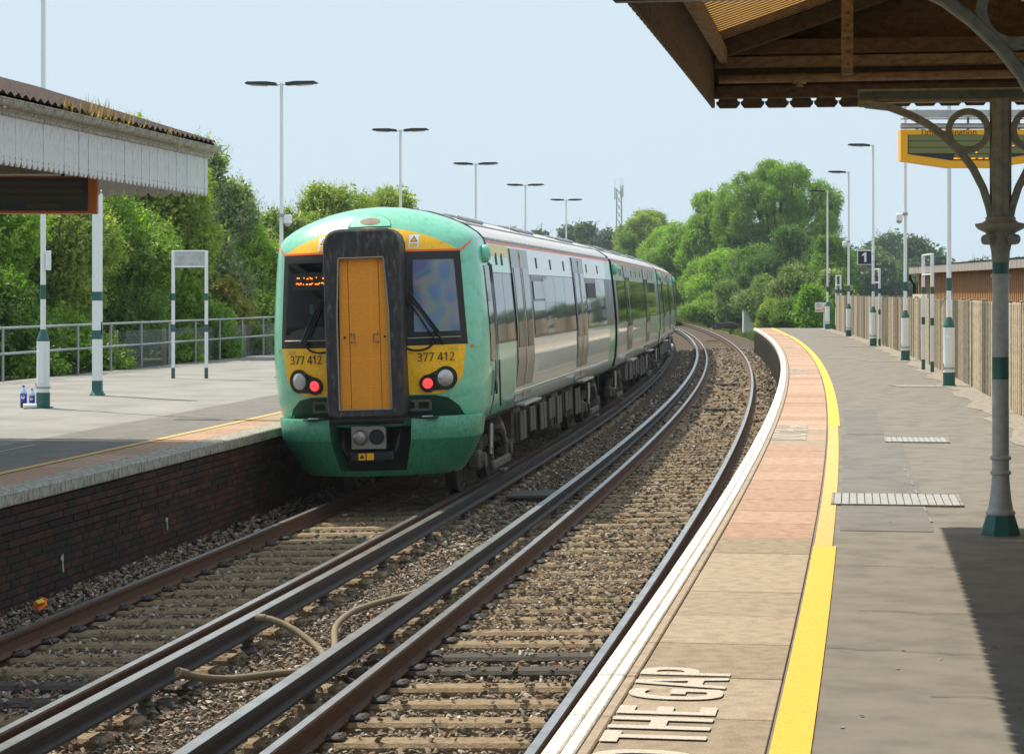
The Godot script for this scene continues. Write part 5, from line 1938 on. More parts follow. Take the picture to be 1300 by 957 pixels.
# ---------------------------------------------------------------- lamps, signs, railings
func lamp_post(x: float, z: float, base_y: float, heads: int, label: String, group: String, cam_side := 0.0, box_at := 0.0) -> Node3D:
	var t := thing("lamp_post", label, "lamp post", group)
	var a := ang(s_at(z, s_col(x, z)))
	t.transform = Transform3D(Basis(Vector3.UP, -a), Vector3(x, base_y, -z))
	var H := 6.1 if z != 34.2 else 6.75
	var st := S()
	lathe(st, [Vector2(0.0, 0.02), Vector2(0.17, 0.02), Vector2(0.17, 0.0)], Vector3.ZERO, 4)
	lathe(st, [Vector2(0.105, 0.0), Vector2(0.105, 0.24)], Vector3.ZERO, 16)
	lathe(st, [Vector2(0.098, 1.02), Vector2(0.096, 1.05), Vector2(0.042, 1.2)], Vector3.ZERO, 16)
	lathe(st, [Vector2(0.042, 1.66), Vector2(0.0415, 1.88)], Vector3.ZERO, 16)
	part(t, "teal_band", st, M.teal)
	st = S()
	lathe(st, [Vector2(0.099, 0.24), Vector2(0.098, 1.02)], Vector3.ZERO, 16)
	lathe(st, [Vector2(0.041, 1.2), Vector2(0.041, 1.66)], Vector3.ZERO, 16)
	lathe(st, [Vector2(0.041, 1.88), Vector2(0.038, 4.0), Vector2(0.034, H), Vector2(0.0, H + 0.01)], Vector3.ZERO, 16)
	cbox(st, Vector3(0.0, 0.62, 0.1), Vector3(0.1, 0.5, 0.015), 0.005)
	part(t, "shaft", st, M.white_paint)
	st = S()
	lathe(st, [Vector2(0.107, 0.3), Vector2(0.112, 0.315), Vector2(0.107, 0.33)], Vector3.ZERO, 16)
	rod(st, Vector3(-0.1, 0.32, 0.03), Vector3(-0.1, 0.4, 0.06), 0.008, 6)
	part(t, "strap", st, M.grey_metal)
	for sd in ([-1.0, 1.0] if heads == 2 else [-1.0]):
		st = S()
		var y := H - 0.04
		rod(st, Vector3(0, y, 0), Vector3(sd * 0.14, y + 0.015, 0), 0.018, 8)
		part(t, "arm", st, M.white_paint)
		st = S()
		prism(st, PackedVector2Array([Vector2(0.1, -0.02), Vector2(0.74, 0.012), Vector2(0.76, 0.035), Vector2(0.7, 0.062), Vector2(0.3, 0.062), Vector2(0.1, 0.035)]) if sd > 0 else PackedVector2Array([Vector2(-0.1, -0.02), Vector2(-0.1, 0.035), Vector2(-0.3, 0.062), Vector2(-0.7, 0.062), Vector2(-0.76, 0.035), Vector2(-0.74, 0.012)]), Transform3D(Basis.IDENTITY, Vector3(0, y, 0)), 0.22)
		var hd := part(t, "lamp_head", st, M.dark_metal)
		st = S()
		cbox(st, Vector3(sd * 0.48, y - 0.012, 0), Vector3(0.34, 0.02, 0.16), 0.005, Basis(Vector3.BACK, sd * 0.05))
		part(hd, "lens", st, M.sign_panel)
	if cam_side != 0.0:
		var cm := Node3D.new()
		cm.name = numbered(t, "security_camera")
		t.add_child(cm)
		var cyy := 3.45 if base_y > 0.9 else 3.3
		st = S()
		lathe(st, [Vector2(0.06, cyy + 0.02), Vector2(0.06, cyy + 0.09)], Vector3.ZERO, 12)
		rod(st, Vector3(0, cyy + 0.05, 0), Vector3(cam_side * 0.14, cyy + 0.05, 0.05), 0.018, 8)
		part(cm, "bracket", st, M.grey_metal)
		st = S()
		lathe(st, [Vector2(0.0, 0.12), Vector2(0.06, 0.115), Vector2(0.085, 0.09), Vector2(0.085, -0.06), Vector2(0.0, -0.06)], Vector3(cam_side * 0.15, cyy - 0.05, 0.06), 16)
		part(cm, "housing", st, M.sign_white)
		st = S()
		ellipsoid(st, Vector3(cam_side * 0.15, cyy - 0.11, 0.06), Vector3(0.07, 0.07, 0.07))
		part(cm, "dome", st, M.sign_panel)
	if box_at > 0.0:
		st = S()
		cbox(st, Vector3(0.09, box_at, 0.02), Vector3(0.06, 0.3, 0.1), 0.01)
		part(t, "junction_box", st, M.white_paint)
	return t

func make_lamps() -> void:
	var gr := "lamp posts along the right platform"
	var gl := "twin-armed lamp posts along the left platform"
	lamp_post(7.6, 39.0, PR, 1, "white lamp post beside the twin sign legs, first along the fence from the column", gr)
	lamp_post(9.42, 53.7, PR, 1, "white lamp post carrying a camera on the fence side with the shed", gr, -1.0)
	var c := lamp_post(10.92, 67.8, PR, 1, "white lamp post carrying the square platform number 1 sign", gr)
	lamp_post(12.46, 83.0, PR, 1, "white lamp post with a small camera, beyond the platform number sign", gr, -1.0)
	lamp_post(13.9, 98.8, PR, 1, "white lamp post at the platform end beside the warning sign", gr)
	lamp_post(-7.15, 34.2, PL, 2, "white lamp post with plastic bottles standing at its foot", gl, 0.0, 2.25)
	lamp_post(-4.77, 46.4, PL, 2, "twin-armed lamp post with a camera, beside the train's cab roof", gl, 1.0)
	lamp_post(-2.97, 59.7, PL, 2, "twin-armed lamp post rising behind the cab dome, next after the one with the camera", gl)
	lamp_post(-1.215, 75.3, PL, 2, "third twin-armed lamp post rising behind the train roof", gl)
	lamp_post(0.54, 90.2, PL, 2, "fourth twin-armed lamp post rising behind the train roof", gl)
	lamp_post(2.53, 104.7, PL, 2, "last and smallest twin-armed lamp post behind the train roof", gl)
	# number sign on its post
	var sg := thing("platform_sign", "square dark blue sign with a white number 1 on a lamp post", "sign")
	sg.transform = Transform3D(Basis(Vector3.UP, -0.05), Vector3(10.92 - 0.27, PR + 2.68, -67.72))
	var st := S()
	cbox(st, Vector3.ZERO, Vector3(0.44, 0.44, 0.04), 0.008)
	part(sg, "border", st, M.sign_white)
	st = S()
	box(st, Vector3(0, 0, 0.022), Vector3(0.40, 0.40, 0.006))
	part(sg, "panel", st, M.sign_blue)
	st = S()
	rod(st, Vector3(0.2, 0.12, -0.02), Vector3(0.3, 0.12, -0.08), 0.015, 6)
	rod(st, Vector3(0.2, -0.12, -0.02), Vector3(0.3, -0.12, -0.08), 0.015, 6)
	part(sg, "bracket", st, M.grey_metal)
	var font := SystemFont.new()
	font.font_names = PackedStringArray(["Droid Sans"])
	font.font_weight = 700
	var tm := TextMesh.new()
	tm.text = "1"
	tm.font = font
	tm.font_size = 32
	tm.pixel_size = 0.0125
	tm.depth = 0.004
	part(sg, "number", tm, M.sign_white, Transform3D(Basis.IDENTITY, Vector3(0, 0, 0.03)))

func sign_legs(x: float, z: float, base_y: float, h: float, gap: float, turn: float, label: String, panel_h: float, group := "") -> void:
	var t := thing("platform_board", label, "sign board", group)
	t.transform = Transform3D(Basis(Vector3.UP, turn), Vector3(x, base_y, -z))
	for e in [-1.0, 1.0]:
		var q: float = e * gap * 0.5
		var st := S()
		cbox(st, Vector3(q, h * 0.5, 0), Vector3(0.065, h, 0.065), 0.006)
		var leg := part(t, "leg", st, M.white_paint)
		st = S()
		for b in [[0.11, 0.22], [1.03, 0.16], [1.67, 0.15]]:
			cbox(st, Vector3(q, b[0], 0), Vector3(0.069, b[1], 0.069), 0.004)
		part(leg, "teal_band", st, M.teal)
	var st2 := S()
	if group == "":
		cbox(st2, Vector3(0, h - panel_h * 0.5, 0), Vector3(gap - 0.065, panel_h, 0.02), 0.004)
		part(t, "panel", st2, M.sign_panel)
		st2 = S()
	cbox(st2, Vector3(0, h - 0.01, 0), Vector3(gap - 0.06, 0.03, 0.05), 0.005)
	cbox(st2, Vector3(0, h - panel_h, 0), Vector3(gap - 0.06, 0.03, 0.05), 0.005)
	part(t, "rail", st2, M.white_paint)

func make_furniture() -> void:
	sign_legs(-6.61, 46.0, PL, 2.62, 0.68, 0.0, "empty grey sign panel on two white legs, on the left platform", 0.33)
	for q in [[8.62, 46.5, 2.42, "pair of white sign legs seen edge-on beside the first lamp post along the fence"], [11.2, 68.9, 2.35, "pair of white sign legs just behind the lamp post with the number sign"], [13.9, 95.5, 2.35, "pair of white sign legs at the far end of the wooden fence"]]:
		var a := ang(s_at(q[1], 4.2))
		sign_legs(q[0], q[1], PR, q[2], 1.5, PI / 2 - a + 0.06, q[3], 0.42, "edge-on sign frames along the fence")
	# tall square post on the left platform
	var t := thing("sign_post", "thick square white post with teal bands on the left platform", "post")
	t.position = Vector3(-7.1, PL, -38.4)
	var st := S()
	cbox(st, Vector3(0, 2.0, 0), Vector3(0.155, 4.0, 0.155), 0.01)
	part(t, "shaft", st, M.white_paint)
	st = S()
	for b in [[0.13, 0.26], [1.04, 0.16], [1.7, 0.16]]:
		cbox(st, Vector3(0, b[0], 0), Vector3(0.16, b[1], 0.16), 0.006)
	lathe(st, [Vector2(0.17, 0.0), Vector2(0.16, 0.02), Vector2(0.1, 0.1)], Vector3.ZERO, 4)
	part(t, "teal_band", st, M.teal)
	st = S()
	cbox(st, Vector3(0.085, 1.15, 0.06), Vector3(0.02, 0.22, 0.03), 0.004)
	part(t, "handle", st, M.black)
	# bottles
	for b in [[0.0, 1.0, "blue-labelled cola bottle with dark drink left in the bottom, beside the lamp post"], [0.13, 0.85, "smaller clear bottle with a blue label, between the cola bottle and the lamp post"]]:
		var bt := thing("plastic_bottle", b[2], "bottle", "bottles at the lamp post foot")
		bt.transform = Transform3D(Basis.IDENTITY.scaled(Vector3.ONE * b[1]), Vector3(-7.46 + b[0], PL + 0.002, -34.25))
		st = S()
		lathe(st, [Vector2(0.0, 0.0), Vector2(0.046, 0.005), Vector2(0.05, 0.03), Vector2(0.05, 0.09)], Vector3.ZERO, 16)
		part(bt, "drink" if b[0] == 0.0 else "lower_body", st, mat(C(34, 18, 14), 0.15) if b[0] == 0.0 else mat(C(170, 196, 226), 0.15))
		st = S()
		lathe(st, [Vector2(0.051, 0.09), Vector2(0.051, 0.22)], Vector3.ZERO, 16)
		var lb := part(bt, "label_wrap", st, mat(C(30, 74, 190), 0.35))
		st = S()
		ellipsoid(st, Vector3(0.0, 0.165, 0.047), Vector3(0.03, 0.03, 0.008))
		part(lb, "white_emblem", st, mat(C(232, 234, 238), 0.4))
		st = S()
		ellipsoid(st, Vector3(0.0, 0.176, 0.05), Vector3(0.024, 0.014, 0.008))
		part(lb, "red_emblem", st, mat(C(206, 30, 40), 0.4))
		st = S()
		lathe(st, [Vector2(0.05, 0.22), Vector2(0.046, 0.25), Vector2(0.02, 0.31), Vector2(0.015, 0.32)], Vector3.ZERO, 16)
		part(bt, "shoulder", st, mat(C(176, 204, 234), 0.12))
		st = S()
		lathe(st, [Vector2(0.018, 0.315), Vector2(0.018, 0.345), Vector2(0.0, 0.345)], Vector3.ZERO, 12)
		part(bt, "cap", st, mat(C(40, 90, 200), 0.4))
	var cup := thing("crushed_cup", "white paper cup lying at the foot of the lamp post", "cup")
	st = S()
	lathe(st, [Vector2(0.0, 0.0), Vector2(0.03, 0.0), Vector2(0.042, 0.2), Vector2(0.039, 0.2), Vector2(0.028, 0.01)], Vector3.ZERO, 14)
	part(cup, "cup_body", st, M.sign_white, Transform3D(Basis(Vector3.BACK, PI / 2 + 0.05), Vector3(-7.2, PL + 0.05, -33.97)))
	# railing behind the left platform
	var r := thing("railing", "grey tubular railing along the back of the left platform", "railing")
	var z := 38.0
	var prev := 0.0
	while z < 120.0:
		st = S()
		rod(st, Vector3(rail_x(z), PL - 0.05, -z), Vector3(rail_x(z), PL + 1.07, -z), 0.026, 8)
		part(r, "post", st, M.grey_metal)
		if prev > 0.0:
			for hh in [0.55, 1.06]:
				st = S()
				rod(st, Vector3(rail_x(prev), PL + hh, -prev), Vector3(rail_x(z), PL + hh, -z), 0.026, 8)
				part(r, "rail", st, M.grey_metal)
		prev = z
		z += 2.05
	# chain-link fence behind the railing
	var cf := thing("chain_link_fence", "low wire mesh fence on wooden stakes behind the railing", "fence")
	for zz in [53.0, 56.5, 60.0, 63.5, 67.0, 70.5]:
		st = S()
		cbox(st, Vector3(rail_x(zz) - 0.8, 1.15, -zz), Vector3(0.1, 1.05, 0.1), 0.015, Basis(Vector3.BACK, 0.04))
		part(cf, "stake", st, M.fence[4])
	st = S()
	for i in 190:
		var za := 53.0 + i * 0.0925
		for sg in [-1.0, 1.0]:
			var zb: float = clamp(za + sg * 0.5, 53.0, 70.5)
			var dy: float = 0.9 * abs(zb - za) / 0.5
			rod(st, Vector3(rail_x(za) - 0.72, 0.75, -za), Vector3(rail_x(zb) - 0.72, 0.75 + dy, -zb), 0.004, 3)
	part(cf, "wire_mesh", st, M.grey_metal)
	# yellow departure board beyond the right canopy
	var d := thing("departure_board", "yellow departure board headed Time and Destination behind the iron column", "display board")
	var zb := 30.0
	var u := 2850.0 / zb
	var P := func(px: float, py: float) -> Vector2: return Vector2((px - 650.0) / u, EYE + (371.0 - py) / u)
	var face := PackedVector2Array([P.call(1144, 164.5), P.call(1144, 204), P.call(1203, 212.5), P.call(1262, 212.5), P.call(1321, 204), P.call(1321, 164.5)])
	st = S()
	prism(st, face, Transform3D(Basis.IDENTITY, Vector3(0, 0, -zb - 0.1)), 0.2)
	part(d, "case", st, M.sign_yellow)
	st = S()
	prism(st, PackedVector2Array([P.call(1153, 171), P.call(1153, 195.5), P.call(1208, 203.5), P.call(1257, 203.5), P.call(1312, 195.5), P.call(1312, 171)]), Transform3D(Basis.IDENTITY, Vector3(0, 0, -zb + 0.002)), 0.006)
	var scr := part(d, "screen", st, M.sign_dark)
	for row in 4:
		st = S()
		var ya: float = 171.5 + row * 8.0
		var xa := 1154.0 if row < 3 else 1212.0
		var xb := 1311.0 if row < 3 else 1256.0
		prism(st, PackedVector2Array([P.call(xa, ya), P.call(xa, ya + 7.0), P.call(xb, ya + 7.0), P.call(xb, ya)]), Transform3D(Basis.IDENTITY, Vector3(0, 0, -zb + 0.006)), 0.006)
		part(scr, "display_row", st, M.sign_screen)
	for q in [[1206, 185, 3], [1240, 193.5, 2], [1287, 185, 2], [1214, 201.2, 6], [1222, 201.2, 7], [1236, 201.2, 5], [1245, 201.2, 5], [1253, 201.2, 4]]:
		st = S()
		var p: Vector2 = P.call(q[0], q[1])
		box(st, Vector3(p.x, p.y, -zb + 0.012), Vector3(q[2] / u, 1.1 / u, 0.004))
		part(scr, "led_dots", st, M.led)
	var font := SystemFont.new()
	font.font_names = PackedStringArray(["Droid Sans"])
	for q in [["Time", 1180.0], ["Destination", 1215.0]]:
		var tm := TextMesh.new()
		tm.text = q[0]
		tm.font = font
		tm.font_size = 32
		tm.pixel_size = 0.0033
		tm.depth = 0.003
		var p: Vector2 = P.call(q[1], 168.2)
		part(d, "heading", tm, M.black, Transform3D(Basis.IDENTITY, Vector3(p.x, p.y, -zb + 0.003)))
	st = S()
	for q in [[138.5, 148.5, 0.06], [157.0, 161.5, 0.05]]:
		var a: Vector2 = P.call(1149 if q[0] < 150 else 1145, q[0])
		var b: Vector2 = P.call(1321, q[1])
		cbox(st, Vector3((a.x + b.x) * 0.5, (a.y + b.y) * 0.5, -zb - 0.1), Vector3(b.x - a.x, a.y - b.y, q[2]), 0.005)
	part(d, "mounting_bar", st, M.sign_panel)
	st = S()
	for q in [149.8, 156.0, 161.8]:
		var a: Vector2 = P.call(1146, q)
		var b: Vector2 = P.call(1321, q + 0.9)
		box(st, Vector3((a.x + b.x) * 0.5, (a.y + b.y) * 0.5, -zb - 0.1), Vector3(b.x - a.x, a.y - b.y, 0.07))
	part(d, "timber_batten", st, M.canopy_wood2)
	st = S()
	for px in [1167.0, 1232.0, 1297.0]:
		var a: Vector2 = P.call(px, 138.5)
		box(st, Vector3(a.x, a.y - 0.16, -zb - 0.13), Vector3(0.03, 0.34, 0.03))
	part(d, "strut", st, M.grey_metal)
	st = S()
	var cxp := (1270.0 - 650.0) / 2850.0 * (zb + 0.25)
	cbox(st, Vector3(cxp, (PR + EYE + 2.5) * 0.5, -zb - 0.25), Vector3(0.1, EYE + 2.5 - PR, 0.1), 0.01)
	part(d, "post", st, M.white_paint)
	# warning sign at the platform end
	var ws := thing("warning_sign", "small white and yellow warning sign on a post at the platform end", "sign")
	ws.position = Vector3(14.1, PR, -102.0)
	st = S()
	rod(st, Vector3(0.1, 0, 0), Vector3(0.1, 1.15, 0), 0.03, 8)
	part(ws, "post", st, M.white_paint)
	st = S()
	cbox(st, Vector3(-0.17, 0.95, 0.04), Vector3(0.3, 0.44, 0.02), 0.004)
	part(ws, "white_panel", st, M.sign_white)
	st = S()
	cbox(st, Vector3(0.15, 0.95, 0.04), Vector3(0.3, 0.44, 0.02), 0.004)
	part(ws, "yellow_panel", st, M.sign_white)
	st = S()
	prism(st, PackedVector2Array([Vector2(0.04, 0.95), Vector2(0.26, 0.95), Vector2(0.15, 1.14)]), Transform3D(Basis.IDENTITY, Vector3(0, 0, 0.055)), 0.006)
	box(st, Vector3(0.15, 0.83, 0.055), Vector3(0.26, 0.16, 0.006))
	part(ws, "warning_triangle", st, M.sign_yellow)
	st = S()
	for i in 20:
		var a := TAU * i / 20.0
		var b := TAU * (i + 1) / 20.0
		rod(st, Vector3(-0.17 + cos(a) * 0.085, 1.03 + sin(a) * 0.085, 0.056), Vector3(-0.17 + cos(b) * 0.085, 1.03 + sin(b) * 0.085, 0.056), 0.01, 5)
	rod(st, Vector3(-0.23, 1.09, 0.056), Vector3(-0.11, 0.97, 0.056), 0.01, 5)
	part(ws, "prohibition_ring", st, M.led_red if false else mat(C(200, 40, 40), 0.5))
	st = S()
	box(st, Vector3(-0.17, 0.84, 0.055), Vector3(0.24, 0.03, 0.006))
	box(st, Vector3(-0.17, 0.79, 0.055), Vector3(0.24, 0.03, 0.006))
	part(ws, "text_bar", st, mat(C(200, 70, 60), 0.5))
	# grey lineside cabinet beyond the platform end
	var cb := thing("equipment_cabinet", "tall pale grey lineside cabinet beyond the platform end", "cabinet")
	cb.position = Vector3(16.0, -0.2, -152.0)
	st = S()
	cbox(st, Vector3(0, 1.05, 0), Vector3(0.7, 2.1, 0.6), 0.03)
	part(cb, "case", st, M.sign_white)
	st = S()
	cbox(st, Vector3(0, 0.95, 0.31), Vector3(0.6, 1.7, 0.02), 0.006)
	part(cb, "door", st, M.white_paint)
	st = S()
	box(st, Vector3(0.36, 1.0, 0.0), Vector3(0.08, 1.3, 0.3))
	box(st, Vector3(0, -0.1, 0), Vector3(0.8, 0.25, 0.7))
	part(cb, "plinth", st, M.dark_metal)
	# drifted dark heap (old sleepers) beside the line
	var hp := thing("timber_pile", "low dark pile of old timbers on the bank left of the cabinet", "pile")
	for i in 7:
		st = S()
		cbox(st, Vector3(rng.randf_range(-0.5, 0.5), 0.12 + 0.13 * (i % 3), rng.randf_range(-0.3, 0.3)), Vector3(1.5, 0.15, 0.25), 0.02, Basis(Vector3.UP, rng.randf_range(-0.5, 0.5)) * Basis(Vector3.BACK, rng.randf_range(-0.15, 0.15)))
		part(hp, "timber", st, M.rust_dark, Transform3D(Basis.IDENTITY, Vector3(15.4, -0.05, -160.0)))
	# dark boards between the rails far along the empty track
	for q in [[52.0, 0], [66.0, 1], [125.0, 2]]:
		var bd := thing("track_mat", ["nearest short dark mat lying between the rails of the empty track", "second short dark mat lying between the rails of the empty track", "faint farthest mat between the rails of the empty track"][q[1]], "mat", "mats between the rails")
		st = S()
		var x := xfm(s_at(q[0], 0.0), 0.05, -0.13, CANT)
		for i in 7:
			cbox(st, Vector3(-0.3 + i * 0.1, rng.randf_range(-0.01, 0.01), rng.randf_range(-0.1, 0.1)), Vector3(0.11, 0.05, 0.6), 0.015)
		part(bd, "mat", st, M.sleeper_wood, x)
	# lattice mast
	var ms := thing("radio_mast", "slim steel lattice radio mast above the distant trees", "mast")
	ms.position = Vector3(19.1, 0, -400.0)
	var H := 21.0
	st = S()
	for e in [[-1, -1], [1, -1], [1, 1], [-1, 1]]:
		rod(st, Vector3(e[0] * 0.62, 0, e[1] * 0.62), Vector3(e[0] * 0.42, H, e[1] * 0.42), 0.08, 6)
	part(ms, "leg", st, M.grey_metal)
	st = S()
	var ny := 16
	for i in ny:
		var y0 := H * i / ny
		var y1 := H * (i + 1) / ny
		var w0: float = lerp(0.62, 0.42, y0 / H)
		var w1: float = lerp(0.62, 0.42, y1 / H)
		for f in 4:
			var b := Basis(Vector3.UP, f * PI / 2)
			rod(st, b * Vector3(-w0, y0, w0), b * Vector3(w1, y1, w1), 0.04, 4)
			rod(st, b * Vector3(w0, y0, w0), b * Vector3(-w1, y1, w1), 0.04, 4)
	part(ms, "bracing", st, M.grey_metal)
	st = S()
	for q in [-0.75, 0.3, 0.65]:
		cbox(st, Vector3(q, H - 0.6 + q * 0.3, 0.5), Vector3(0.22, 2.2, 0.2), 0.04)
		rod(st, Vector3(q, H, 0), Vector3(q, H + 2.0, 0), 0.03, 5)
	part(ms, "antenna", st, M.sign_panel)

func make_fence_and_shed() -> void:
	var t := thing("wooden_fence", "weathered close-boarded wooden fence along the back of the right platform", "fence")
	var st := S()
	cbox(st, Vector3(0, 0.74, 0), Vector3(0.022, 1.48, 0.142), 0.004)
	var bm := fin(st)
	var s := s_at(9.0, 4.8)
	var s1 := s_at(96.0, 4.8)
	var n := 0
	var near_s := s_at(27.5, 4.8)
	var shown := 0
	var far := S()
	var pick := 0
	var left := 0
	while s < s1:
		if left <= 0:
			pick = rng.randi() % 5
			left = rng.randi_range(3, 15)
		left -= 1
		var tone: int = pick if rng.randf() < 0.7 else rng.randi() % 5
		var out := 0.0 if n % 2 == 0 else 0.024
		var x := xfm(s, 4.79 + out + rng.randf_range(-0.003, 0.003), PR + rng.randf_range(-0.012, 0.012))
		x.basis = x.basis * Basis(Vector3.RIGHT, rng.randf_range(-0.006, 0.006))
		if s > near_s and shown < 298:
			shown += 1
			part(t, "board", bm, M.fence[tone], x)
		else:
			var fc: Array = FENCES[tone]
			far.set_color(C(fc[0], fc[1], fc[2]).srgb_to_linear())
			box(far, x * Vector3(0, 0.74, 0), Vector3(0.022, 1.48, 0.142), x.basis)
		s += 0.148
		n += 1
	part(t, "boarding", far, M.pieces).set_meta("kind", "stuff")
	s = s_at(9.0, 4.8)
	st = S()
	cbox(st, Vector3(0, 0.75, 0), Vector3(0.1, 1.54, 0.1), 0.01)
	var pm := fin(st)
	while s < s1:
		part(t, "post", pm, M.fence[1], xfm(s, 4.9, PR))
		s += 2.4
	st = S()
	for yy in [0.3, 1.2]:
		sweep(st, [Vector2(4.83, PR + yy), Vector2(4.87, PR + yy), Vector2(4.87, PR + yy + 0.08), Vector2(4.83, PR + yy + 0.08)], s_at(9.0, 4.8), s1, 1.0, false, true)
	part(t, "rail", st, M.fence[1])
	# plain timber lean-to behind the fence end
	var le := thing("timber_hoarding", "pale timber boarding showing just above the fence next to the shed", "hoarding")
	for i in 9:
		st = S()
		cbox(st, Vector3(0, 0.85, -i * 0.62), Vector3(0.04, 1.75, 0.6), 0.006)
		part(le, "board", st, M.fence[2], xfm(s_at(58.0, 5.3), 5.25, PR - 0.15))
	# shed
	var d := thing("shed", "long low shed with orange-brown corrugated walls and pale ribbed roof edge behind the fence", "building")
	var A := Vector2(12.35, 68.0)   # far corner (x, depth)
	var B := Vector2(11.5, 42.0)
	var dir := (B - A).normalized()
	var right := Vector2(-dir.y, dir.x)
	if right.x < 0:
		right = -right
	var base := 0.5
	var yw := EYE + 0.57
	var L := (B - A).length()
	var bas := Basis(Vector3(dir.x, 0, -dir.y), Vector3.UP, Vector3(dir.x, 0, -dir.y).cross(Vector3.UP))
	var rv := Vector3(right.x, 0, -right.y)
	var np := int(L / 1.0)
	for i in np:
		st = S()
		# corrugated panel, trapezoid ribs
		var m := 8
		for j in m:
			var u0 := float(j) / m
			var u1 := float(j + 1) / m
			var o0 := 0.025 if j % 2 == 0 else 0.0
			var a: Vector3 = Vector3(A.x + dir.x * (i + u0) * L / np, 0, -(A.y + dir.y * (i + u0) * L / np)) - rv * o0
			var b := Vector3(A.x + dir.x * (i + u1) * L / np, 0, -(A.y + dir.y * (i + u1) * L / np)) - rv * o0
			quad(st, a + Vector3(0, base, 0), b + Vector3(0, base, 0), b + Vector3(0, yw, 0), a + Vector3(0, yw, 0))
			quad(st, b + Vector3(0, base, 0), b + rv * 0.025 + Vector3(0, base, 0), b + rv * 0.025 + Vector3(0, yw, 0), b + Vector3(0, yw, 0))
		part(d, "wall_panel", st, M.shed)
	var p3 := func(u: float, v: float, y: float) -> Vector3: return Vector3(A.x + dir.x * u, y, -(A.y + dir.y * u)) + rv * v
	st = S()
	quad(st, p3.call(0, 0, base), p3.call(0, 8, base), p3.call(0, 8, yw + 0.1), p3.call(0, 0, yw + 0.1))
	quad(st, p3.call(L, 0, base), p3.call(L, 8, base), p3.call(L, 8, yw + 0.1), p3.call(L, 0, yw + 0.1))
	quad(st, p3.call(0, 8, base), p3.call(L, 8, base), p3.call(L, 8, yw), p3.call(0, 8, yw))
	part(d, "end_wall", st, M.shed)
	var nf := int(L / 0.5)
	var fs := S()
	cbox(fs, Vector3(0, 0.0, 0), Vector3(0.47, 0.22, 0.03), 0.004)
	var fm := fin(fs)
	for i in nf:
		part(d, "fascia_panel", fm, M.shed_fascia, Transform3D(bas, p3.call((i + 0.5) * L / nf, -0.3, yw + 0.09)))
	st = S()
	quad(st, p3.call(-0.2, -0.34, yw + 0.22), p3.call(L + 0.2, -0.34, yw + 0.22), p3.call(L + 0.2, 4.0, yw + 0.5), p3.call(-0.2, 4.0, yw + 0.5))
	quad(st, p3.call(-0.2, 8.3, yw + 0.22), p3.call(L + 0.2, 8.3, yw + 0.22), p3.call(L + 0.2, 4.0, yw + 0.5), p3.call(-0.2, 4.0, yw + 0.5))
	quad(st, p3.call(-0.1, -0.3, yw - 0.02), p3.call(L, -0.3, yw - 0.02), p3.call(L, 0.0, yw - 0.02), p3.call(-0.1, 0.0, yw - 0.02))
	part(d, "roof", st, M.shed)
	st = S()
	var dp: Vector3 = p3.call(0.1, -0.16, 0)
	tube(st, [dp + Vector3(0, base, 0), dp + Vector3(0, yw - 0.35, 0), dp + Vector3(-0.12, yw - 0.2, 0), dp + Vector3(-0.14, yw - 0.05, 0)], [0.045], 8)
	part(d, "drainpipe", st, M.black)

# ---------------------------------------------------------------- trees and plants
var leaf_mesh: ArrayMesh
var spray_mesh: ArrayMesh

func make_leaf_meshes() -> void:
	var r := RandomNumberGenerator.new()
	r.seed = 5
	var st := S()
	for i in 16:
		var c := Vector3(r.randf_range(-0.5, 0.5), r.randf_range(-0.4, 0.4), r.randf_range(-0.5, 0.5))
		var b := Basis.from_euler(Vector3(r.randf_range(-0.9, 0.9), r.randf() * TAU, r.randf_range(-0.9, 0.9)))
		var l := r.randf_range(0.12, 0.2)
		var w := l * 0.55
		var p0 := c + b * Vector3(0, 0, -l)
		var p1 := c + b * Vector3(w, 0.03, 0)
		var p2 := c + b * Vector3(0, -0.02, l)
		var p3 := c + b * Vector3(-w, 0.03, 0)
		tri(st, p0, p1, p2)
		tri(st, p0, p2, p3)
	leaf_mesh = fin(st)
	# upright spray of narrow leaves on a twig, for loose crowns
	st = S()
	for i in 14:
		var y := i / 13.0
		var a := i * 2.4
		var l := 0.22 * (1.1 - y * 0.7)
		var d := Vector3(cos(a), 0.55, sin(a)).normalized()
		var sdv := d.cross(Vector3.UP).normalized() * l * 0.3
		var c := Vector3(0, y - 0.3, 0)
		tri(st, c, c + d * l * 0.5 + sdv, c + d * l)
		tri(st, c, c + d * l, c + d * l * 0.5 - sdv)
	tri(st, Vector3(-0.012, -0.5, 0), Vector3(0.012, -0.5, 0), Vector3(0, 0.7, 0))
	spray_mesh = fin(st)

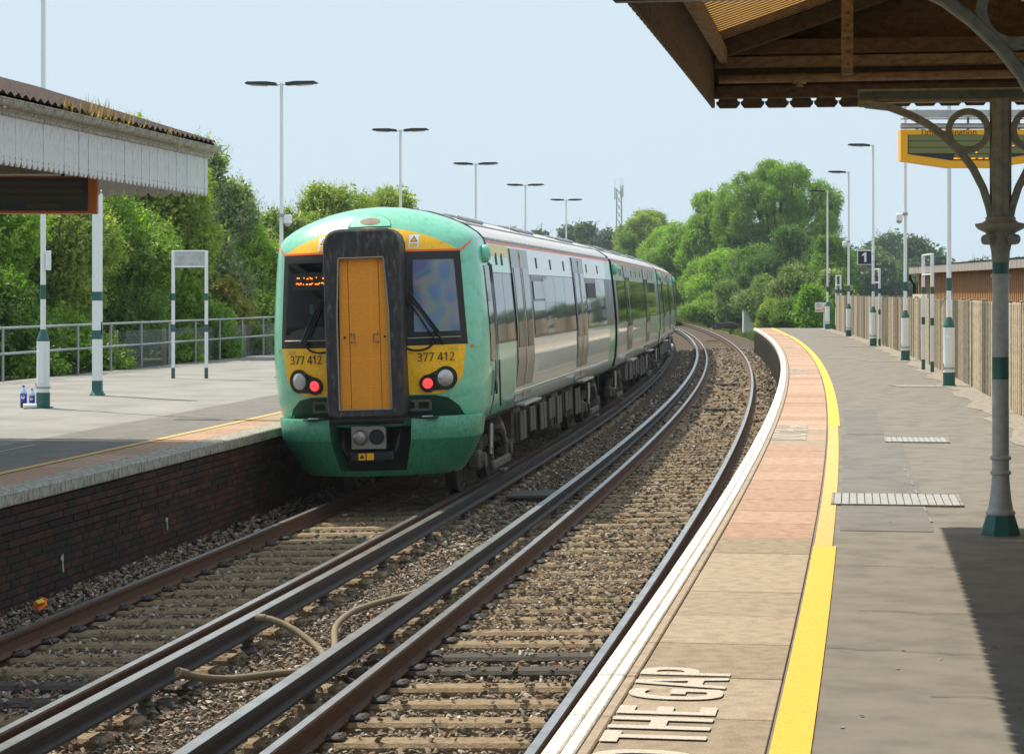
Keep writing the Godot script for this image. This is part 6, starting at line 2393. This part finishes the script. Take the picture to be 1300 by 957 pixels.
func tree(called: String, label: String, category: String, group: String, base: Vector3, h: float, rx: float, sd: int, n: int, size: float, pal: Array, low := 0.25, sprays := 0.25, lobes_n := 9, sky_gaps := 0.0) -> void:
	var r := RandomNumberGenerator.new()
	r.seed = sd
	var t := thing(called, label, category, group, base)
	# lobes of the crown
	var lobes := []
	var c0 := h * (low + (1.0 - low) * 0.5)
	var ry := h * (1.0 - low) * 0.5
	var dome := sky_gaps >= 0.5
	for i in lobes_n:
		var d := Vector3(r.randf_range(-1, 1), r.randf_range(-1, 1), r.randf_range(-1, 1))
		while d.length() > 1.0:
			d = Vector3(r.randf_range(-1, 1), r.randf_range(-1, 1), r.randf_range(-1, 1))
		var k := r.randf_range(0.3, 0.5) if sky_gaps < 0.5 else r.randf_range(0.17, 0.32)
		var sp := 0.72 if sky_gaps < 0.5 else 0.86
		var c := Vector3(d.x * rx * sp, c0 + d.y * ry * sp, d.z * rx * sp)
		if dome:
			# clumps spread evenly over a broad crown, inner ones included
			var yy := 1.0 - 1.7 * (i + 0.5) / lobes_n
			var rr := sqrt(max(0.0, 1.0 - yy * yy))
			var an := i * 2.39996 + r.randf_range(-0.3, 0.3)
			var sh := 0.84 if i % 4 else 0.45
			k = r.randf_range(0.13, 0.23)
			c = Vector3(cos(an) * rr * rx * sh, c0 + yy * ry * sh, sin(an) * rr * rx * sh)
		lobes.append([c, Vector3(rx * k, min(ry, rx) * k * r.randf_range(0.75, 1.0), rx * k)])
	# top and core lobes so that the height is right
	if not dome:
		lobes.append([Vector3(r.randf_range(-0.2, 0.2) * rx, h - rx * 0.3, 0), Vector3(rx * 0.38, rx * 0.3, rx * 0.38)])
	if sky_gaps < 0.5:
		lobes.append([Vector3(0, c0, 0), Vector3(rx * 0.62, ry * 0.7, rx * 0.62)])
	# trunk and limbs
	var st := S()
	var tr: float = max(0.05, h * 0.022)
	tube(st, [Vector3(0, -0.1, 0), Vector3(0.05 * h * 0.1, h * low * 0.7, 0), Vector3(0.02 * h, c0, 0.01 * h)], [tr * 1.3, tr, tr * 0.6], 8)
	part(t, "trunk", st, M.bark)
	st = S()
	for l in lobes:
		var st0 := Vector3(0.02 * h * 0.6, h * low * 0.8 + r.randf() * (c0 - h * low) * 0.6, 0)
		var e: Vector3 = l[0] + Vector3(0, l[1].y * 0.3, 0)
		var m := st0.lerp(e, 0.5) + Vector3(0, -0.08 * h * r.randf(), 0)
		tube(st, [st0, m, e], [tr * 0.5, tr * 0.32, tr * 0.1], 6)
	part(t, "limbs", st, M.bark)
	# foliage
	for kind in 2:
		var cnt := int(n * (sprays if kind == 1 else 1.0 - sprays))
		if cnt < 1:
			continue
		var mm := MultiMesh.new()
		mm.transform_format = MultiMesh.TRANSFORM_3D
		mm.use_colors = true
		mm.mesh = spray_mesh if kind == 1 else leaf_mesh
		mm.instance_count = cnt
		var wsum := 0.0
		var ws := []
		for l in lobes:
			wsum += l[1].x * l[1].x
			ws.append(wsum)
		for i in cnt:
			var pick := r.randf() * wsum
			var li := 0
			while ws[li] < pick:
				li += 1
			var d := Vector3(r.randfn(), r.randfn(), r.randfn()).normalized()
			var rad := lerpf(0.5, 1.06, pow(r.randf(), 0.55)) if kind == 0 else r.randf_range(0.9, 1.12)
			var l: Array = lobes[li]
			var p: Vector3 = l[0] + Vector3(d.x * l[1].x, d.y * l[1].y, d.z * l[1].z) * rad
			if p.y < 0.05:
				p.y = r.randf_range(0.05, 0.5)
			var b: Basis
			var sz := size * r.randf_range(0.7, 1.35)
			if kind == 1:
				var up := (d + Vector3(0, 0.7, 0)).normalized()
				var xx := up.cross(Vector3(0.3, 0.1, 1)).normalized()
				b = Basis(xx, up, xx.cross(up)).scaled_local(Vector3.ONE * sz * 1.3)
			else:
				b = Basis.from_euler(Vector3(r.randf_range(-0.6, 0.6), r.randf() * TAU, r.randf_range(-0.6, 0.6))).scaled_local(Vector3.ONE * sz)
			mm.set_instance_transform(i, Transform3D(b, p))
			var q := r.randf()
			var col: Color = pal[0].lerp(pal[1], q)
			if pal.size() > 2 and r.randf() < pal[3]:
				col = pal[2]
			# each lobe has a tint of its own
			var tint := 0.86 + 0.28 * fposmod(sin(li * 12.9 + sd) * 43758.5, 1.0)
			mm.set_instance_color(i, Color(col.r * tint, col.g * tint, col.b * tint * 0.98))
		var o := MultiMeshInstance3D.new()
		o.name = numbered(t, "crown" if kind == 0 else "twig_tips")
		o.multimesh = mm
		o.material_override = M.leaf
		o.set_meta("kind", "stuff")
		t.add_child(o)

func make_trees() -> void:
	make_leaf_meshes()
	var fresh := [Color(0.17, 0.29, 0.04), Color(0.37, 0.53, 0.085)]
	var mid := [Color(0.1, 0.19, 0.03), Color(0.22, 0.35, 0.06)]
	var olive := [Color(0.22, 0.3, 0.055), Color(0.46, 0.52, 0.13)]
	var blossom := [Color(0.13, 0.2, 0.055), Color(0.26, 0.34, 0.1), Color(0.6, 0.56, 0.38), 0.16]
	var grey := [Color(0.17, 0.25, 0.12), Color(0.34, 0.42, 0.24), Color(0.6, 0.6, 0.48), 0.16]
	var dark := [Color(0.06, 0.13, 0.028), Color(0.13, 0.24, 0.05)]
	var gl := "trees behind the left railing"
	# [x, depth, height, radius, palette, label, count]
	var L := [
		[-12.6, 50.5, 5.6, 2.3, fresh, "leafy bright green tree seen under the left canopy beside the bottle lamp post", 2600],
		[-11.7, 54.5, 5.4, 2.2, olive, "olive-tinted bushy tree between the lamp post with bottles and the square post", 2600],
		[-10.9, 58.0, 5.6, 2.2, fresh, "fresh green tree behind the square white post", 2400],
		[-10.3, 61.5, 6.6, 2.1, olive, "yellow-green tree behind the empty sign panel", 2600],
		[-9.5, 66.0, 6.4, 2.0, grey, "grey-green hawthorn right of the empty sign panel", 2600],
		[-8.7, 71.0, 5.2, 1.7, fresh, "bright green young tree left of the camera lamp post", 2000],
		[-7.9, 76.0, 4.7, 1.9, blossom, "hawthorn with cream blossom right behind the camera lamp post", 2300],
		[-6.6, 84.0, 5.9, 2.3, olive, "spiky olive-green hawthorn showing above the cab dome", 2400],
		[-5.2, 91.0, 6.1, 2.1, olive, "spreading olive hawthorn whose twig reaches right above the cab dome", 2200],
		[-15.5, 57.0, 6.5, 3.2, mid, "dark tree in the back row, left of the square post", 2400],
		[-13.6, 64.0, 6.2, 3.0, mid, "dark tree in the back row behind the square post", 2400],
		[-11.9, 72.0, 6.0, 2.6, mid, "dark tree in the back row behind the empty sign panel", 2200],
		[-10.4, 80.0, 4.6, 2.4, mid, "dark tree in the back row behind the hawthorns", 2000]]
	for i in L.size():
		var a: Array = L[i]
		tree("tree", a[5], "tree", gl, Vector3(a[0], 0.6, -a[1]), a[2], a[3], 100 + i, int(a[6] * 2.6), 0.4, a[4], 0.04, 0.45, 14)
	# weeds along the railing and a golden shrub
	for i in 9:
		var zz := 44.0 + i * 4.2
		tree("hedge_bush", "low dark green bush in the hedge right behind the left railing", "bush", "hedge bushes behind the left railing", Vector3(rail_x(zz) - 1.9, 0.6, -zz), 2.0 + 0.5 * sin(i * 2.1), 1.5, 170 + i, 1500, 0.34, mid if i % 2 else fresh, 0.0, 0.4, 8)
	tree("shrub", "golden-leaved shrub behind the wire mesh fence", "shrub", "", Vector3(rail_x(64) - 1.3, 0.6, -64), 2.2, 0.75, 140, 500, 0.4, [Color(0.32, 0.3, 0.05), Color(0.5, 0.42, 0.08)], 0.05, 0.5, 6)
	var weeds := [[47.5, 0.6], [51.5, 0.7], [57.0, 0.8], [60.5, 0.9], [66.5, 0.8], [70.5, 1.0]]
	for i in weeds.size():
		tree("weed_clump", ["low weeds at the foot of the railing, nearest the lamp post with bottles", "low weeds at the railing foot behind the square post", "low weeds at the railing foot left of the empty sign panel", "bright weeds at the foot of the wire mesh under the sign panel", "tall fresh weeds at the wire mesh below the golden shrub", "weeds at the railing foot next to the train's cab"][i], "weeds", "weeds along the railing", Vector3(rail_x(weeds[i][0]) - 0.45, 0.66, -weeds[i][0]), weeds[i][1], 0.55, 150 + i, 160, 0.32, fresh, 0.0, 0.6, 5)
	# trees beyond the curve
	var gr := "trees beyond the curve"
	var K := [
		# x px, depth, top y px, radius px, palette, label, count, leaf size, low, gaps
		[987, 215, 203, 82, [Color(0.15, 0.26, 0.045), Color(0.33, 0.48, 0.08)], "tallest broad tree with sky showing through its crown, right of the mast", 4200, 0.8, 0.22, 0.6],
		[905, 225, 244, 46, fresh, "upright leafy tree on the left flank of the tallest tree", 2600, 1.0, 0.1, 0.2],
		[868, 240, 284, 48, fresh, "rounded bright tree over the far end of the train", 2600, 1.0, 0.0, 0.0],
		[820, 300, 264, 40, olive, "loose-crowned tree right beside the radio mast", 1800, 1.2, 0.2, 0.6],
		[838, 270, 290, 40, fresh, "dense bright tree rising just above the carriage roofs", 2200, 1.1, 0.0, 0.0],
		[795, 290, 296, 30, mid, "small dense tree at the foot of the radio mast", 1400, 1.1, 0.0, 0.0],
		[1000, 190, 288, 52, dark, "dark dense tree in front of the tallest tree", 3000, 0.9, 0.05, 0.0],
		[1052, 185, 300, 40, dark, "dark tree behind the farthest lamp post", 2200, 0.9, 0.05, 0.0],
		[925, 200, 318, 50, fresh, "light green bushy tree below the tallest tree", 2400, 0.95, 0.0, 0.0],
		[958, 195, 312, 46, mid, "mid green tree filling the foot of the tallest tree", 2400, 0.95, 0.0, 0.0],
		[892, 215, 330, 40, fresh, "bright tree low on the bank at the end of the train", 2200, 1.0, 0.0, 0.0],
		[1060, 172, 300, 40, mid, "shaded tree between the farthest lamp posts", 2000, 0.9, 0.0, 0.0]]
	for i in K.size():
		var a: Array = K[i]
		var m: float = a[1] / 2850.0
		var y0 := 0.6 if i != 0 else 0.8
		tree("tree", a[5], "tree", gr, Vector3((a[0] - 650.0) * m, y0, -a[1]), EYE - y0 + (371.0 - a[2]) * m, a[3] * m, 200 + i, int(a[6] * 2.3), a[7] * 0.62, a[4], a[8], 0.3, 16 if a[9] < 0.5 else 60, a[9])
	# bushes on the bank between the cabinet and the fence
	var gb := "bushes on the bank beyond the platform end"
	var B := [
		[930, 165, 358, 34, [Color(0.15, 0.24, 0.07), Color(0.28, 0.37, 0.12)], "low dull green bush left of the cabinet"],
		[975, 150, 352, 34, [Color(0.17, 0.25, 0.09), Color(0.3, 0.38, 0.15)], "feathery grey-green bush behind the cabinet"],
		[1012, 140, 338, 40, blossom, "large bush with pale flower heads above the warning sign"],
		[1058, 132, 345, 34, blossom, "pale-flowered bush behind the farthest fence boards"],
		[978, 138, 384, 20, [Color(0.23, 0.3, 0.045), Color(0.38, 0.45, 0.08)], "yellow-green bush right beside the cabinet"],
		[1036, 112, 366, 30, [Color(0.14, 0.28, 0.03), Color(0.25, 0.44, 0.06)], "vivid green shrub behind the warning sign"],
		[1000, 128, 382, 32, mid, "dark weedy bush between the cabinet and the vivid shrub"],
		[900, 185, 372, 34, fresh, "light bush on the grass bank by the end of the train"]]
	for i in B.size():
		var a: Array = B[i]
		var m: float = a[1] / 2850.0
		var y0 := -0.3 if a[0] < 990 else 0.3
		tree("bush", a[5], "bush", gb, Vector3((a[0] - 650.0) * m, y0, -a[1]), EYE - y0 + (371.0 - a[2]) * m, a[3] * m, 300 + i, 3000, 0.42, a[4], 0.0, 0.4, 9)
	# distant trees in the haze
	var far := [Color(0.06, 0.1, 0.04), Color(0.12, 0.18, 0.065)]
	var D := [[650, 420, 292, 28], [685, 400, 294, 26], [720, 430, 290, 26], [748, 410, 286, 26], [772, 440, 296, 24], [1095, 360, 318, 44], [1135, 420, 296, 40], [1170, 380, 304, 40], [1205, 400, 336, 40], [1250, 460, 330, 44], [1296, 470, 332, 46], [1110, 300, 332, 40], [1160, 310, 340, 40]]
	for i in D.size():
		var a: Array = D[i]
		var m: float = a[1] / 2850.0
		tree("distant_tree", "hazy blue-green tree on the far skyline behind the train roofs" if i < 5 else "hazy dark tree on the far skyline behind the fence and shed", "tree", "far trees behind the train" if i < 5 else "far trees behind the shed", Vector3((a[0] - 650.0) * m, -0.5, -a[1]), EYE + 0.5 + (371.0 - a[2]) * m, a[3] * m, 400 + i, 900, 1.9, far, 0.05, 0.2, 9)
	# long far hedge closing the horizon
	var hs := S()
	var r := RandomNumberGenerator.new()
	r.seed = 9
	var mm := MultiMesh.new()
	mm.transform_format = MultiMesh.TRANSFORM_3D
	mm.use_colors = true
	mm.mesh = leaf_mesh
	mm.instance_count = 9000
	for i in 9000:
		var x := r.randf_range(-330.0, 420.0)
		var y := r.randf() * (7.0 + 2.5 * sin(x * 0.05) + 1.5 * sin(x * 0.21))
		mm.set_instance_transform(i, Transform3D(Basis.from_euler(Vector3(r.randf(), r.randf() * TAU, r.randf())).scaled_local(Vector3.ONE * r.randf_range(3.0, 5.0)), Vector3(x, y - 0.6, -620.0 + r.randf_range(-14, 14))))
		var q := r.randf()
		mm.set_instance_color(i, far[0].lerp(far[1], q))
	var o := MultiMeshInstance3D.new()
	o.name = "far_woodland"
	o.multimesh = mm
	o.material_override = M.leaf
	o.set_meta("label", "hazy band of woodland along the horizon")
	o.set_meta("kind", "stuff")
	add_child(o)
	# grass blades on the bank
	var gm := S()
	for i in 14:
		var a := i * 2.4
		var p := Vector3(cos(a), 0, sin(a)) * r.randf() * 0.4
		var tip := p + Vector3(r.randf_range(-0.2, 0.2), r.randf_range(0.5, 1.0), r.randf_range(-0.2, 0.2))
		var w := Vector3(cos(a + 1.0), 0, sin(a + 1.0)) * 0.05
		tri(gm, p - w, p + w, tip)
	var g2 := MultiMesh.new()
	g2.transform_format = MultiMesh.TRANSFORM_3D
	g2.use_colors = true
	g2.mesh = fin(gm)
	g2.instance_count = 14000
	for i in 14000:
		var s := r.randf_range(114.0, 300.0)
		var off := r.randf_range(3.2, 14.0)
		var y := -0.45
		if off > 4.2:
			y = lerpf(-0.25, 0.5, clampf((off - 4.2) / 2.3, 0, 1)) + lerpf(0, 0.7, clampf((off - 6.5) / 3.5, 0, 1))
		g2.set_instance_transform(i, Transform3D(Basis(Vector3.UP, r.randf() * TAU).scaled_local(Vector3.ONE * r.randf_range(0.25, 0.6)), pt(s, off, y)))
		g2.set_instance_color(i, Color(0.1, 0.15, 0.03).lerp(Color(0.2, 0.21, 0.07), r.randf()))
	var go := MultiMeshInstance3D.new()
	go.name = "bank_grass"
	go.multimesh = g2
	go.material_override = M.leaf
	go.set_meta("label", "rough grass on the bank beside the far curve")
	go.set_meta("kind", "stuff")
	add_child(go)

# ---------------------------------------------------------------- all
func _ready() -> void:
	rng.seed = 20
	make_light()
	make_line()
	make_materials()
	make_ground()
	make_tracks()
	make_right_platform()
	make_left_platform()
	make_train()
	make_right_canopy()
	make_left_canopy()
	make_lamps()
	make_furniture()
	make_fence_and_shed()
	make_trees()
